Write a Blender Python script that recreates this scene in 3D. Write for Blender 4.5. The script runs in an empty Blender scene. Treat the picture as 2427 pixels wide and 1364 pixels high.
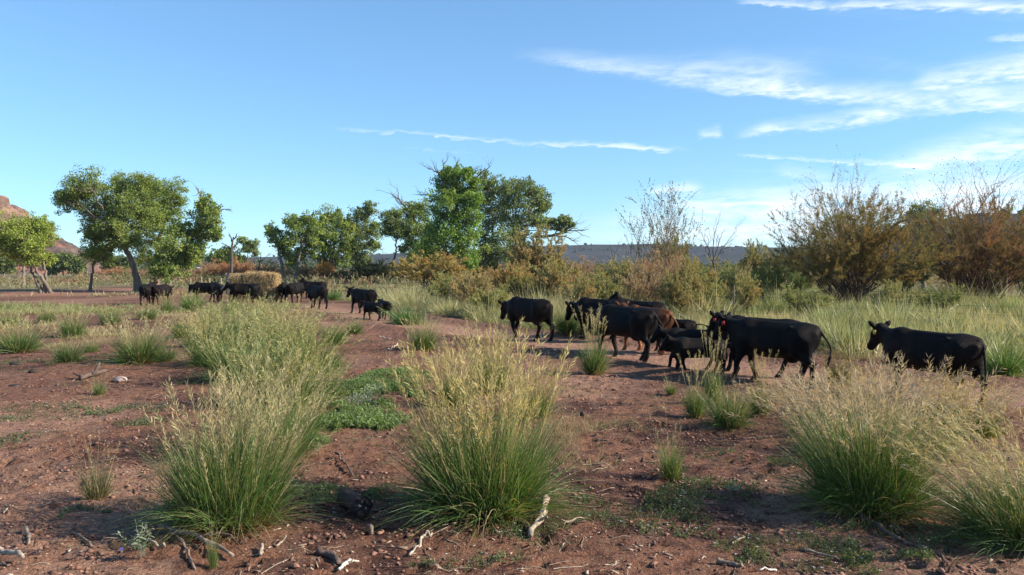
import bpy, math, random
import numpy as np
from mathutils import Vector

sc = bpy.context.scene
col = sc.collection
R = math.radians

# ---------------------------------------------------------------- camera
IW, IH, F = 2427.0, 1364.0, 1905.0
HY = 632.0                       # horizon row of the photograph
CAMH = 2.3
PITCH = math.atan((IH / 2 - HY) / F)
cam_d = bpy.data.cameras.new('camera')
cam = bpy.data.objects.new('camera', cam_d); col.objects.link(cam)
cam.location = (0, 0, CAMH)
cam.rotation_euler = (math.pi / 2 - PITCH, 0, 0)
cam_d.sensor_width = 36.0
cam_d.lens = 36.0 * F / IW
cam_d.clip_start = 0.05
cam_d.clip_end = 12000
sc.camera = cam

# ---------------------------------------------------------------- light
SUN_AZ = 97.0    # compass bearing of the sun, clockwise from +Y (the view direction)
SUN_EL = 29.0
sd = Vector((math.sin(R(SUN_AZ)) * math.cos(R(SUN_EL)), math.cos(R(SUN_AZ)) * math.cos(R(SUN_EL)), math.sin(R(SUN_EL))))
sun_d = bpy.data.lights.new('sun', 'SUN')
sun = bpy.data.objects.new('sun', sun_d); col.objects.link(sun)
sun_d.energy = 5.0
sun_d.angle = R(0.53)
sun_d.color = (1.0, 0.90, 0.76)
sun.rotation_euler = sd.to_track_quat('Z', 'Y').to_euler()
sun.location = (40, -5, 60)

sc.view_settings.view_transform = 'Standard'
sc.view_settings.look = 'None'
sc.view_settings.exposure = 1.06
sc.view_settings.gamma = 1.0
sc.view_settings.use_curve_mapping = False
sc.render.engine = 'CYCLES'
cy = sc.cycles
cy.max_bounces = 6; cy.diffuse_bounces = 3; cy.glossy_bounces = 2; cy.transmission_bounces = 3
cy.transparent_max_bounces = 4; cy.volume_bounces = 0
cy.caustics_reflective = False; cy.caustics_refractive = False
cy.use_adaptive_sampling = False
cy.use_denoising = True
try:
    cy.denoiser = 'OPENIMAGEDENOISE'
    cy.denoising_input_passes = 'RGB_ALBEDO_NORMAL'
except Exception:
    pass
sc.render.film_transparent = False

# ---------------------------------------------------------------- geometry of the view
def ray(px, py):
    u = (px - IW / 2) / F; v = (IH / 2 - py) / F
    c, s = math.cos(PITCH), math.sin(PITCH)
    return np.array([u, c + v * s, -s + v * c])
def at(px, py, Y):
    """the point seen at photo pixel (px, py), Y metres in front of the camera"""
    d = ray(px, py)
    p = d * (Y / d[1]); p[2] += CAMH
    return p
def gd(px, py):
    """ground point seen at photo pixel"""
    d = ray(px, py)
    t = -CAMH / d[2]
    return float(d[0] * t), float(d[1] * t)

# ---------------------------------------------------------------- node helpers
def new_mat(name):
    m = bpy.data.materials.new(name); m.use_nodes = True
    m.node_tree.nodes.clear()
    return m, m.node_tree
class N:
    def __init__(s, nt): s.nt = nt
    def n(s, typ, ins=None, **kw):
        nd = s.nt.nodes.new(typ)
        for k, v in kw.items(): setattr(nd, k, v)
        for k, v in (ins or {}).items(): s.put(nd.inputs[k], v)
        return nd
    def put(s, sock, v):
        if isinstance(v, bpy.types.NodeSocket): s.nt.links.new(v, sock)
        elif isinstance(v, bpy.types.Node): s.nt.links.new(v.outputs[0], sock)
        else:
            if hasattr(sock, 'default_value') and not isinstance(v, (int, float)) and len(v) == 3 and sock.type == 'RGBA': v = (*v, 1)
            sock.default_value = v
    def m(s, op, a, b=0.0, c=None, clamp=False):
        nd = s.n('ShaderNodeMath', operation=op, use_clamp=clamp)
        s.put(nd.inputs[0], a); s.put(nd.inputs[1], b)
        if c is not None: s.put(nd.inputs[2], c)
        return nd.outputs[0]
    def vm(s, op, a, b=(0, 0, 0), scale=None):
        nd = s.n('ShaderNodeVectorMath', operation=op)
        s.put(nd.inputs[0], a)
        if op != 'SCALE': s.put(nd.inputs[1], b)
        else: s.put(nd.inputs['Scale'], scale)
        return nd.outputs[1] if op in ('DOT_PRODUCT', 'LENGTH') else nd.outputs[0]
    def mix(s, f, a, b, mode='MIX'):
        nd = s.n('ShaderNodeMix', data_type='RGBA', blend_type=mode)
        s.put(nd.inputs[0], f); s.put(nd.inputs[6], a); s.put(nd.inputs[7], b)
        return nd.outputs[2]
    def ramp(s, f, lo, hi):
        nd = s.n('ShaderNodeMapRange', interpolation_type='SMOOTHSTEP')
        s.put(nd.inputs[0], f); s.put(nd.inputs[1], lo); s.put(nd.inputs[2], hi)
        return nd.outputs[0]
    def noise(s, vec, scale, detail=4, rough=0.55, dist=0.0):
        nd = s.n('ShaderNodeTexNoise')
        if vec is not None: s.put(nd.inputs['Vector'], vec)
        nd.inputs['Scale'].default_value = scale; nd.inputs['Detail'].default_value = detail
        nd.inputs['Roughness'].default_value = rough; nd.inputs['Distortion'].default_value = dist
        return nd.outputs['Fac']

# ---------------------------------------------------------------- sky
world = bpy.data.worlds.new('World'); sc.world = world; world.use_nodes = True
wt = world.node_tree; wt.nodes.clear(); w = N(wt)
sky = w.n('ShaderNodeTexSky', sky_type='NISHITA', sun_disc=False)
sky.sun_elevation = R(SUN_EL); sky.sun_rotation = R(SUN_AZ)
sky.altitude = 1200; sky.air_density = 1.0; sky.dust_density = 0.05; sky.ozone_density = 2.2
tc = w.n('ShaderNodeTexCoord').outputs['Generated']
sep = w.n('ShaderNodeSeparateXYZ', {0: tc})
dx, dy, dz = sep.outputs
az = w.m('ARCTAN2', dx, dy)
el = w.m('ARCSINE', dz)
def azel(px, py):
    d = ray(px, py); d = d / np.linalg.norm(d)
    return math.atan2(d[0], d[1]), math.asin(d[2])
elp = w.m('MAXIMUM', dz, 0.02)
# position on a high flat cloud layer, so that streaks shorten toward the horizon
lay = w.n('ShaderNodeCombineXYZ', {0: w.m('DIVIDE', dx, w.m('ADD', elp, 0.12)), 1: w.m('DIVIDE', dy, w.m('ADD', elp, 0.12)), 2: 0.0}).outputs[0]
ang = w.n('ShaderNodeCombineXYZ', {0: az, 1: el, 2: 0.0}).outputs[0]
wisp_v = w.n('ShaderNodeMapping', {0: ang}); wisp_v.inputs['Rotation'].default_value = (0, 0, R(-25)); wisp_v.inputs['Scale'].default_value = (14, 60, 1)
wisp = w.noise(wisp_v.outputs[0], 1.0, 6, 0.6, 0.6)
fine_v = w.n('ShaderNodeMapping', {0: ang}); fine_v.inputs['Rotation'].default_value = (0, 0, R(-52)); fine_v.inputs['Scale'].default_value = (45, 190, 1)
fine = w.noise(fine_v.outputs[0], 1.0, 4, 0.6, 0.3)
cum = None
def add_cloud(v):
    global cum
    cum = v if cum is None else w.m('ADD', cum, v)
warp = w.m('ADD', w.m('MULTIPLY', w.m('SUBTRACT', w.noise(ang, 9.0, 4, 0.6), 0.5), 0.018), w.m('MULTIPLY', w.m('SUBTRACT', fine, 0.5), 0.013))
elw = w.m('ADD', el, warp)
def streak(p0, p1, w0, w1, o0, o1, up=1.0, edge=0.12):
    """a drawn-out ice-cloud streak between two sky directions; w = half widths in photo pixels, o = density at both ends"""
    a0, e0 = azel(*p0); a1, e1 = azel(*p1)
    L = math.hypot(a1 - a0, e1 - e0); ux, uy = (a1 - a0) / L, (e1 - e0) / L
    ra = w.m('SUBTRACT', az, a0); re = w.m('SUBTRACT', elw, e0)
    s_ = w.m('DIVIDE', w.m('ADD', w.m('MULTIPLY', ra, ux), w.m('MULTIPLY', re, uy)), L)
    t_ = w.m('SUBTRACT', w.m('MULTIPLY', re, ux), w.m('MULTIPLY', ra, uy))
    sc_ = w.m('MINIMUM', w.m('MAXIMUM', s_, 0.0), 1.0)
    wd = w.m('MULTIPLY_ADD', sc_, (w1 - w0) / F, w0 / F)
    tt = w.m('DIVIDE', t_, wd)
    # crisper lower edge, feathered upper edge
    tt = w.m('MAXIMUM', w.m('MULTIPLY', tt, up), w.m('MULTIPLY', tt, -1.9))
    body = w.m('SUBTRACT', 1.0, w.ramp(tt, -0.1, 1.6))
    ends = w.m('MULTIPLY', w.ramp(s_, -0.02, edge), w.m('SUBTRACT', 1.0, w.ramp(s_, 1.0 - edge * 0.5, 1.12)))
    op = w.m('MULTIPLY_ADD', sc_, o1 - o0, o0)
    add_cloud(w.m('MULTIPLY', w.m('MULTIPLY', body, ends), op))
streak((1200, 130), (1900, 205), 12, 48, 0.30, 0.60, 0.8, 0.25)
streak((1560, 196), (2470, 250), 16, 34, 0.35, 1.0, 0.9, 0.3)
streak((2150, 205), (2480, 165), 14, 34, 0.6, 0.95, 0.7, 0.2)
streak((1740, 4), (2500, 16), 7, 18, 0.5, 1.0, 1.0, 0.1)
streak((2330, 98), (2460, 88), 6, 10, 0.3, 0.6, 1.0, 0.3)
streak((1650, 322), (1710, 312), 12, 16, 0.7, 0.6, 0.9, 0.35)
streak((1740, 322), (2130, 276), 14, 20, 0.8, 0.75, 0.8, 0.25)
streak((2000, 280), (2427, 262), 9, 5, 0.45, 0.25, 0.8, 0.2)
streak((775, 302), (1560, 355), 4, 8, 0.30, 0.75, 1.0, 0.1)
streak((950, 354), (1110, 362), 1.5, 1.5, 0.25, 0.15, 1.0, 0.2)
streak((1745, 368), (2160, 392), 4, 8, 0.8, 0.35, 1.0, 0.08)
streak((2060, 402), (2470, 350), 16, 40, 0.6, 0.9, 0.7, 0.35)
streak((1820, 402), (1980, 432), 14, 18, 0.4, 0.35, 0.8, 0.4)
streak((1520, 460), (1660, 446), 9, 14, 0.5, 0.7, 0.8, 0.3)
streak((1420, 505), (2500, 455), 32, 50, 0.6, 1.0, 0.8, 0.35)
streak((1300, 560), (2550, 520), 38, 46, 0.75, 1.0, 0.8, 0.35)
streak((1100, 612), (2550, 600), 26, 38, 0.6, 1.1, 0.8, 0.5)
# a thin veil of cirrus over the rest of the sky, thicker on the sunny side
veil_v = w.n('ShaderNodeMapping', {0: lay}); veil_v.inputs['Rotation'].default_value = (0, 0, R(20)); veil_v.inputs['Scale'].default_value = (0.35, 1.5, 1)
veil = w.ramp(w.noise(veil_v.outputs[0], 1.0, 6, 0.62, 0.8), 0.54, 0.86)
side = w.ramp(dx, -0.15, 0.75)
add_cloud(w.m('MULTIPLY', w.m('MULTIPLY', veil, side), 0.4))
tex = w.m('ADD', w.m('MULTIPLY', w.ramp(wisp, 0.28, 0.72), 0.72), w.m('MULTIPLY_ADD', w.ramp(fine, 0.3, 0.72), 0.42, 0.04))
cl = w.m('MULTIPLY', w.m('MINIMUM', cum, 1.0), tex, clamp=True)
cl = w.m('MULTIPLY', cl, w.ramp(el, -0.01, 0.03))
skyg = w.n('ShaderNodeGamma', {0: sky.outputs[0], 1: 0.72})
skyc = w.mix(1.0, skyg.outputs[0], (0.88, 1.34, 1.68), 'MULTIPLY')
skycol = w.mix(cl, skyc, (6.5, 6.8, 7.0))
bg = w.n('ShaderNodeBackground', {'Color': skycol, 'Strength': 0.094})
wo = w.n('ShaderNodeOutputWorld', {0: bg})

# ---------------------------------------------------------------- noise for geometry
def _hash(ix, iy, seed):
    h = (ix.astype(np.int64) * 374761393 + iy.astype(np.int64) * 668265263 + seed * 2147483647) & 0x7fffffff
    h = ((h ^ (h >> 13)) * 1274126177) & 0x7fffffff
    h = h ^ (h >> 16)
    return (h & 0xffffff) / float(0xffffff)
def vnoise(x, y, seed=0):
    x = np.asarray(x, float); y = np.asarray(y, float)
    ix = np.floor(x); iy = np.floor(y); fx = x - ix; fy = y - iy
    fx = fx * fx * (3 - 2 * fx); fy = fy * fy * (3 - 2 * fy)
    a = _hash(ix, iy, seed); b = _hash(ix + 1, iy, seed); c = _hash(ix, iy + 1, seed); d = _hash(ix + 1, iy + 1, seed)
    return (a + (b - a) * fx) * (1 - fy) + (c + (d - c) * fx) * fy
def fbm(x, y, octv=4, seed=0, gain=0.5):
    s = 0; a = 1; t = 0
    for i in range(octv):
        s = s + a * (vnoise(np.asarray(x) * 2 ** i + 17.3 * i, np.asarray(y) * 2 ** i - 9.1 * i, seed + i) - 0.5); t += a; a *= gain
    return s / t * 2
def sstep(x, a, b):
    t = np.clip((np.asarray(x, float) - a) / (b - a), 0, 1); return t * t * (3 - 2 * t)

# distance from a polyline in plan, used for the trodden track and for the edge of the meadow
def polydist(x, y, pts):
    d = np.full(np.shape(x), 1e9)
    for (x0, y0), (x1, y1) in zip(pts[:-1], pts[1:]):
        vx, vy = x1 - x0, y1 - y0
        t = np.clip(((x - x0) * vx + (y - y0) * vy) / (vx * vx + vy * vy), 0, 1)
        d = np.minimum(d, np.hypot(x - x0 - t * vx, y - y0 - t * vy))
    return d
TRACK = [gd(2700, 940), gd(2300, 935), gd(1980, 905), gd(1700, 865), gd(1450, 830), gd(1250, 802), gd(1050, 776), gd(900, 752), gd(820, 738), gd(700, 722)]
ROAD = [gd(-300, 700), gd(100, 697), gd(240, 692), gd(330, 686)]
MEADOW = [gd(2900, 905), gd(2427, 890), gd(2100, 868), gd(1800, 838), gd(1500, 805), gd(1290, 788), gd(1060, 752), gd(920, 728), gd(800, 716), gd(720, 703)]
def meadow_side(x, y):
    """positive beyond the edge of the tall grass (away from the camera)"""
    xs = np.array([p[0] for p in MEADOW][::-1]); ys = np.array([p[1] for p in MEADOW][::-1])
    return y - np.interp(x, xs, ys)
def track_w(x, y):
    return 1 - sstep(polydist(x, y, TRACK), 0.7, 1.7)
def road_w(x, y):
    return 1 - sstep(polydist(x, y, ROAD), 2.0, 7.0)
def height(x, y):
    x = np.asarray(x, float); y = np.asarray(y, float)
    near = 1 - sstep(np.hypot(x, y), 30, 60)
    tw = track_w(x, y)
    h = 0.10 * fbm(x / 5.0, y / 5.0, 3, 3) * near
    rough = 0.045 * fbm(x / 0.55, y / 0.55, 3, 11)
    lumps = 0.045 * np.maximum(fbm(x / 0.16, y / 0.16, 3, 23), -0.2)
    pocks = -0.07 * sstep(vnoise(x / 0.21 + 3, y / 0.17, 41), 0.72, 0.95) * sstep(fbm(x / 1.7, y / 1.7, 2, 5), -0.25, 0.35)
    h = h + (rough + (lumps + pocks) * sstep(fbm(x / 1.3, y / 1.3, 2, 77), -0.55, 0.3)) * near * (1 - 0.8 * tw)
    h = h + hoofprints(x, y) * near * (1 - 0.45 * tw)
    bank = 0.10 * sstep(np.abs(polydist(x, y, TRACK) - 2.0), 0.7, 0.0) * near
    return h + bank - 0.06 * tw * near
def hoofprints(x, y):
    """pressed-in prints with a low rim, scattered where the herd has walked"""
    S = 0.27; cx, cy_ = np.floor(x / S), np.floor(y / S); h = np.zeros(np.shape(x))
    for i in (-1, 0, 1):
        for j in (-1, 0, 1):
            a, b = cx + i, cy_ + j
            px = (a + _hash(a, b, 7)) * S; py = (b + _hash(a, b, 9)) * S; on = _hash(a, b, 13) < 0.55; rd = 0.045 + 0.03 * _hash(a, b, 15)
            d = np.hypot((x - px) / 1.25, y - py) / rd
            h += on * (-0.052 * np.exp(-(d / 0.85) ** 4) + 0.020 * np.exp(-((d - 1.35) / 0.35) ** 2))
    return h * sstep(fbm(x / 1.9, y / 1.9, 3, 151), -0.45, 0.15)
def gz(x, y): return float(height(np.array([x]), np.array([y]))[0])

# ---------------------------------------------------------------- mesh builder
class MB:
    def __init__(s): s.V = []; s.Q = []; s.T = []; s.C = []; s.n = 0
    def add(s, V, Q=None, T=None, C=(0.5, 0.5, 0.5)):
        V = np.asarray(V, float).reshape(-1, 3)
        C = np.asarray(C, float)
        C = np.broadcast_to(C, (len(V), 3)) if C.ndim == 1 else C.reshape(-1, 3)
        s.V.append(V); s.C.append(C)
        if Q is not None and len(Q): s.Q.append(np.asarray(Q).reshape(-1, 4) + s.n)
        if T is not None and len(T): s.T.append(np.asarray(T).reshape(-1, 3) + s.n)
        s.n += len(V)
    def ribbons(s, P, side, hw, C):
        """N strips. P (N,K,3) centre lines, side (N,3) or (N,K,3) unit, hw (N,K) half widths, C (N,K,3)"""
        n, k, _ = P.shape
        if n == 0: return
        if side.ndim == 2: side = side[:, None, :]
        o = side * hw[..., None]
        V = np.stack([P - o, P + o], 2).reshape(-1, 3)
        C = np.broadcast_to(C, (n, k, 3))
        C = np.repeat(C.reshape(-1, 3), 2, 0)
        b = (np.arange(n) * k * 2)[:, None] + (np.arange(k - 1) * 2)[None]
        Q = np.stack([b, b + 1, b + 3, b + 2], -1).reshape(-1, 4)
        s.add(V, Q, None, C)
    def leaves(s, b, v, side, hw, C, mid=0.5):
        """N small pointed leaves of two triangles: b (N,3) foot, v (N,3) to the tip, side (N,3), hw (N) half width"""
        n = len(b); m = b + v * mid; o = side * hw[:, None]
        V = np.stack([b, m - o, b + v, m + o], 1).reshape(-1, 3)
        s.add(V, np.arange(n * 4).reshape(n, 4), None, np.repeat(np.broadcast_to(C, (n, 3)), 4, 0))
    def tubes(s, P, r, C, sides=5, cap=False):
        n, k, _ = P.shape
        if n == 0: return
        d = np.gradient(P, axis=1); d /= np.linalg.norm(d, axis=2, keepdims=True) + 1e-9
        ref = np.where(np.abs(d[:, :1, 2:3]) > 0.8, np.array([[[1.0, 0, 0]]]), np.array([[[0, 0, 1.0]]]))
        u = np.cross(d, np.broadcast_to(ref, d.shape)); u /= np.linalg.norm(u, axis=2, keepdims=True) + 1e-9
        v = np.cross(d, u)
        a = np.arange(sides) / sides * 2 * np.pi
        V = P[:, :, None, :] + r[:, :, None, None] * (np.cos(a)[None, None, :, None] * u[:, :, None, :] + np.sin(a)[None, None, :, None] * v[:, :, None, :])
        C = np.repeat(np.broadcast_to(C, (n, k, 3)).reshape(-1, 3), sides, 0)
        b = (np.arange(n) * k * sides)[:, None, None] + (np.arange(k - 1) * sides)[None, :, None]
        i = np.arange(sides)[None, None]; j = (i + 1) % sides
        Q = np.stack([b + i, b + j, b + sides + j, b + sides + i], -1).reshape(-1, 4)
        T = None
        if cap:
            T = []
            for q in range(n):
                for e in (0, k - 1):
                    o = (q * k + e) * sides
                    T += [(o, o + t, o + t + 1) if e == k - 1 else (o, o + t + 1, o + t) for t in range(1, sides - 1)]
        s.add(V.reshape(-1, 3), Q, T, C)
    def box(s, c, size, C, rz=0.0, jit=0.0, rng=None):
        q = np.array([(x, y, z) for x in (-.5, .5) for y in (-.5, .5) for z in (-.5, .5)]) * np.array(size)
        if jit: q = q + rng.normal(0, jit, q.shape)
        cr, sr = math.cos(rz), math.sin(rz)
        q = np.stack([q[:, 0] * cr - q[:, 1] * sr, q[:, 0] * sr + q[:, 1] * cr, q[:, 2]], 1) + np.array(c)
        s.add(q, [(0, 1, 3, 2), (4, 6, 7, 5), (0, 4, 5, 1), (2, 3, 7, 6), (0, 2, 6, 4), (1, 5, 7, 3)], None, C)
    def mesh(s, name, smooth=False):
        V = np.concatenate(s.V); C = np.concatenate(s.C)
        Q = np.concatenate(s.Q) if s.Q else np.zeros((0, 4), int)
        T = np.concatenate(s.T) if s.T else np.zeros((0, 3), int)
        me = bpy.data.meshes.new(name)
        me.vertices.add(len(V)); me.vertices.foreach_set('co', V.astype(np.float32).ravel())
        nl = Q.size + T.size
        me.loops.add(nl); me.loops.foreach_set('vertex_index', np.concatenate([Q.ravel(), T.ravel()]).astype(np.int32))
        me.polygons.add(len(Q) + len(T))
        me.polygons.foreach_set('loop_start', np.concatenate([np.arange(len(Q)) * 4, Q.size + np.arange(len(T)) * 3]).astype(np.int32))
        me.update(calc_edges=True)
        at_ = me.color_attributes.new('Col', 'FLOAT_COLOR', 'POINT')
        at_.data.foreach_set('color', np.concatenate([C, np.ones((len(C), 1))], 1).astype(np.float32).ravel())
        if smooth: me.polygons.foreach_set('use_smooth', np.ones(len(me.polygons), bool))
        return me
    def build(s, name, mat, parent=None, smooth=False, kind=None):
        me = s.mesh(name, smooth); me.materials.append(mat)
        return link(name, me, parent, kind)
def link(name, me, parent=None, kind=None):
    o = bpy.data.objects.new(name, me); col.objects.link(o)
    if parent is not None: o.parent = parent
    if kind: o['kind'] = kind
    return o
def tag(o, label=None, cat=None, group=None, kind=None):
    if label: o['label'] = label
    if cat: o['category'] = cat
    if group: o['group'] = group
    if kind: o['kind'] = kind
    return o
def empty(name, loc=(0, 0, 0), rz=0.0):
    o = bpy.data.objects.new(name, None); col.objects.link(o)
    o.empty_display_size = 0.2
    o.location = loc; o.rotation_euler = (0, 0, rz)
    return o
def copy_tree(o, parent=None):
    c = o.copy(); col.objects.link(c); c.parent = parent
    for ch in list(o.children): copy_tree(ch, c)
    return c
def unit(v): return v / (np.linalg.norm(v, axis=-1, keepdims=True) + 1e-9)
def rnd_dir(rng, n):
    return unit(rng.normal(size=(n, 3)))

# ---------------------------------------------------------------- materials
def leaf_mat(name, trans=0.35, rough=0.5, spec=0.3, tcol=(1.25, 1.15, 0.55), var=0.0):
    m, nt = new_mat(name); k = N(nt)
    at_ = k.n('ShaderNodeAttribute', attribute_name='Col').outputs['Color']
    oi = k.n('ShaderNodeObjectInfo').outputs['Color']
    c = k.mix(1.0, at_, oi, 'MULTIPLY')
    p = k.n('ShaderNodeBsdfPrincipled', {'Base Color': c, 'Roughness': rough, 'Specular IOR Level': spec})
    t = k.n('ShaderNodeBsdfTranslucent', {'Color': k.mix(1.0, c, tcol, 'MULTIPLY')})
    mx = k.n('ShaderNodeMixShader', {0: trans, 1: p, 2: t})
    k.n('ShaderNodeOutputMaterial', {0: mx})
    return m
def solid_mat(name, base=None, rough=0.8, spec=0.3, nscale=30, amt=0.35, bump=0.3, bscale=60, bdist=0.01, stretch=(1, 1, 1), attr=True):
    m, nt = new_mat(name); k = N(nt)
    tcn = k.n('ShaderNodeTexCoord').outputs['Object']
    mp = k.n('ShaderNodeMapping', {0: tcn}); mp.inputs['Scale'].default_value = stretch
    nz = k.noise(mp.outputs[0], nscale, 5, 0.6)
    if attr:
        c = k.mix(1.0, k.n('ShaderNodeAttribute', attribute_name='Col').outputs['Color'], k.n('ShaderNodeObjectInfo').outputs['Color'], 'MULTIPLY')
    else: c = k.mix(1.0, base, k.n('ShaderNodeObjectInfo').outputs['Color'], 'MULTIPLY')
    f = k.m('MULTIPLY_ADD', k.ramp(nz, 0.25, 0.75), 2 * amt, 1 - amt)
    c = k.mix(1.0, c, k.n('ShaderNodeCombineColor', {0: f, 1: f, 2: f}).outputs[0], 'MULTIPLY')
    b = k.n('ShaderNodeBump', {'Strength': bump, 'Distance': bdist, 'Height': k.noise(mp.outputs[0], bscale, 4, 0.6)})
    p = k.n('ShaderNodeBsdfPrincipled', {'Base Color': c, 'Roughness': rough, 'Specular IOR Level': spec, 'Normal': b.outputs[0]})
    k.n('ShaderNodeOutputMaterial', {0: p})
    return m
M_grass = leaf_mat('grass_blade', 0.30, 0.42, 0.35)
M_plume = leaf_mat('grass_plume', 0.42, 0.7, 0.15, (1.15, 1.05, 0.75))
M_leaf = leaf_mat('tree_leaf', 0.34, 0.58, 0.20, (1.3, 1.35, 0.45))
M_feather = leaf_mat('tamarisk_foliage', 0.35, 0.7, 0.12, (1.2, 1.0, 0.6))
M_bark = solid_mat('bark', rough=0.9, nscale=5, amt=0.35, bump=0.7, bscale=9, bdist=0.06, stretch=(1, 1, 0.25))
M_twig = solid_mat('twig_bark', rough=0.85, nscale=3, amt=0.25, bump=0.0)
M_deadwood = solid_mat('bleached_wood', rough=0.85, nscale=22, amt=0.4, bump=0.6, bscale=45, bdist=0.012, stretch=(1, 1, 1))
M_metal = solid_mat('rusty_metal', base=(0.06, 0.045, 0.04), rough=0.7, attr=False, nscale=8, amt=0.4, bump=0.2)

# ================================================================ SETTING
def lerp(a, b, t):
    t = np.asarray(t)[..., None]; return np.asarray(a) * (1 - t) + np.asarray(b) * t
SOIL = np.array([0.208, 0.100, 0.062]); SOIL_PALE = np.array([0.350, 0.200, 0.136]); SOIL_DARK = np.array([0.072, 0.033, 0.025]); ROADC = np.array([0.36, 0.175, 0.12])
FARG = np.array([0.20, 0.19, 0.10])
def ground():
    xs = [np.arange(-6.3, 6.3001, 0.056)]
    e = 6.3; st = 0.052; ext = []
    while e < 3400: st *= 1.055; e += st; ext.append(e)
    ext = np.array(ext); xs = np.concatenate([-ext[::-1], xs[0], ext])
    yy = [4.6]; e = 4.6; st = 0.02
    while e < 3900: st = e * 0.0063 if e < 21 else min(st * 1.035, e * 0.03); e += st; yy.append(e)
    back = []; e = 4.6; st = 0.06
    while e > -300: st *= 1.12; e -= st; back.append(e)
    ys = np.array(back[::-1] + yy)
    X, Y = np.meshgrid(xs, ys)
    Z = height(X, Y)
    nx, ny = len(xs), len(ys)
    V = np.stack([X, Y, Z], -1).reshape(-1, 3)
    i = (np.arange(ny - 1)[:, None] * nx + np.arange(nx - 1)[None]).ravel()
    Q = np.stack([i, i + 1, i + 1 + nx, i + nx], -1)
    # soil colour: churned damp earth, pale trodden track, leaf litter; olive sward far away
    n1 = fbm(X / 1.1, Y / 1.1, 4, 61); n2 = fbm(X / 0.33, Y / 0.33, 3, 67); n3 = fbm(X / 4, Y / 4, 3, 71)
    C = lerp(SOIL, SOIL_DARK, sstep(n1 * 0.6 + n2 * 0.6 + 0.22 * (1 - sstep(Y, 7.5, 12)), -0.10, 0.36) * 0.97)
    C = lerp(C, SOIL_PALE, sstep(n3 + 0.5 * n2 - 0.2 * (1 - sstep(Y, 7.5, 12)), -0.15, 0.45) * 0.7)
    C = lerp(C, SOIL_PALE * 1.12, track_w(X, Y) * 0.8)
    g = sstep(Y, 60, 95) * 0.8 + 0.85 * sstep(meadow_side(X, Y), 0.3, 2.5) * (X > -14)
    g = np.clip(g, 0, 0.9) * sstep(fbm(X / 9, Y / 9, 3, 91), -0.75, 0.1)
    g = g * (1 - 0.9 * road_w(X, Y))
    gc = lerp(FARG, FARG * np.array([0.62, 0.75, 0.6]), sstep(fbm(X / 14, Y / 14, 3, 95), -0.3, 0.5))
    gc = lerp(gc, np.array([0.05, 0.06, 0.04]), sstep(Y, 250, 600)[...] * 0.7)
    C = C * (1 - g[..., None]) + gc * g[..., None]
    C = lerp(C, ROADC, road_w(X, Y) * 0.8)
    mb = MB(); mb.add(V, Q, None, C.reshape(-1, 3))
    m, nt = new_mat('red_earth'); k = N(nt)
    tcn = k.n('ShaderNodeTexCoord').outputs['Object']
    a = k.n('ShaderNodeAttribute', attribute_name='Col').outputs['Color']
    n_a = k.noise(tcn, 7, 6, 0.68); n_b = k.noise(tcn, 40, 5, 0.65); n_c = k.noise(tcn, 2.1, 5, 0.6)
    c = k.mix(k.m('MULTIPLY', k.ramp(n_a, 0.50, 0.62), 0.85), a, k.mix(1.0, a, (0.36, 0.32, 0.33), 'MULTIPLY'))
    c = k.mix(k.m('MULTIPLY', k.ramp(n_b, 0.48, 0.62), 0.7), c, k.mix(1.0, c, (0.38, 0.34, 0.34), 'MULTIPLY'))
    c = k.mix(k.m('MULTIPLY', k.ramp(n_b, 0.46, 0.30), 0.35), c, (0.42, 0.27, 0.20))
    c = k.mix(k.m('MULTIPLY', k.ramp(n_c, 0.52, 0.70), 0.35), c, (0.17, 0.11, 0.075))
    vo = k.n('ShaderNodeTexVoronoi', {'Vector': tcn, 'Scale': 23.0}, feature='F1')
    chip = k.m('MULTIPLY', k.m('LESS_THAN', vo.outputs['Distance'], 0.17), k.m('GREATER_THAN', k.noise(tcn, 3.3, 3, 0.6), 0.52))
    c = k.mix(k.m('MULTIPLY', chip, 0.55), c, (0.45, 0.36, 0.27))
    hsum = k.m('ADD', k.m('MULTIPLY', n_a, 0.7), k.m('MULTIPLY', n_b, 0.35))
    b = k.n('ShaderNodeBump', {'Strength': 1.0, 'Distance': 0.09, 'Height': hsum})
    p = k.n('ShaderNodeBsdfPrincipled', {'Base Color': c, 'Roughness': 0.95, 'Specular IOR Level': 0.15, 'Normal': b.outputs[0]})
    k.n('ShaderNodeOutputMaterial', {0: p})
    mb.build('ground', m, smooth=True, kind='structure')
ground()

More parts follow.
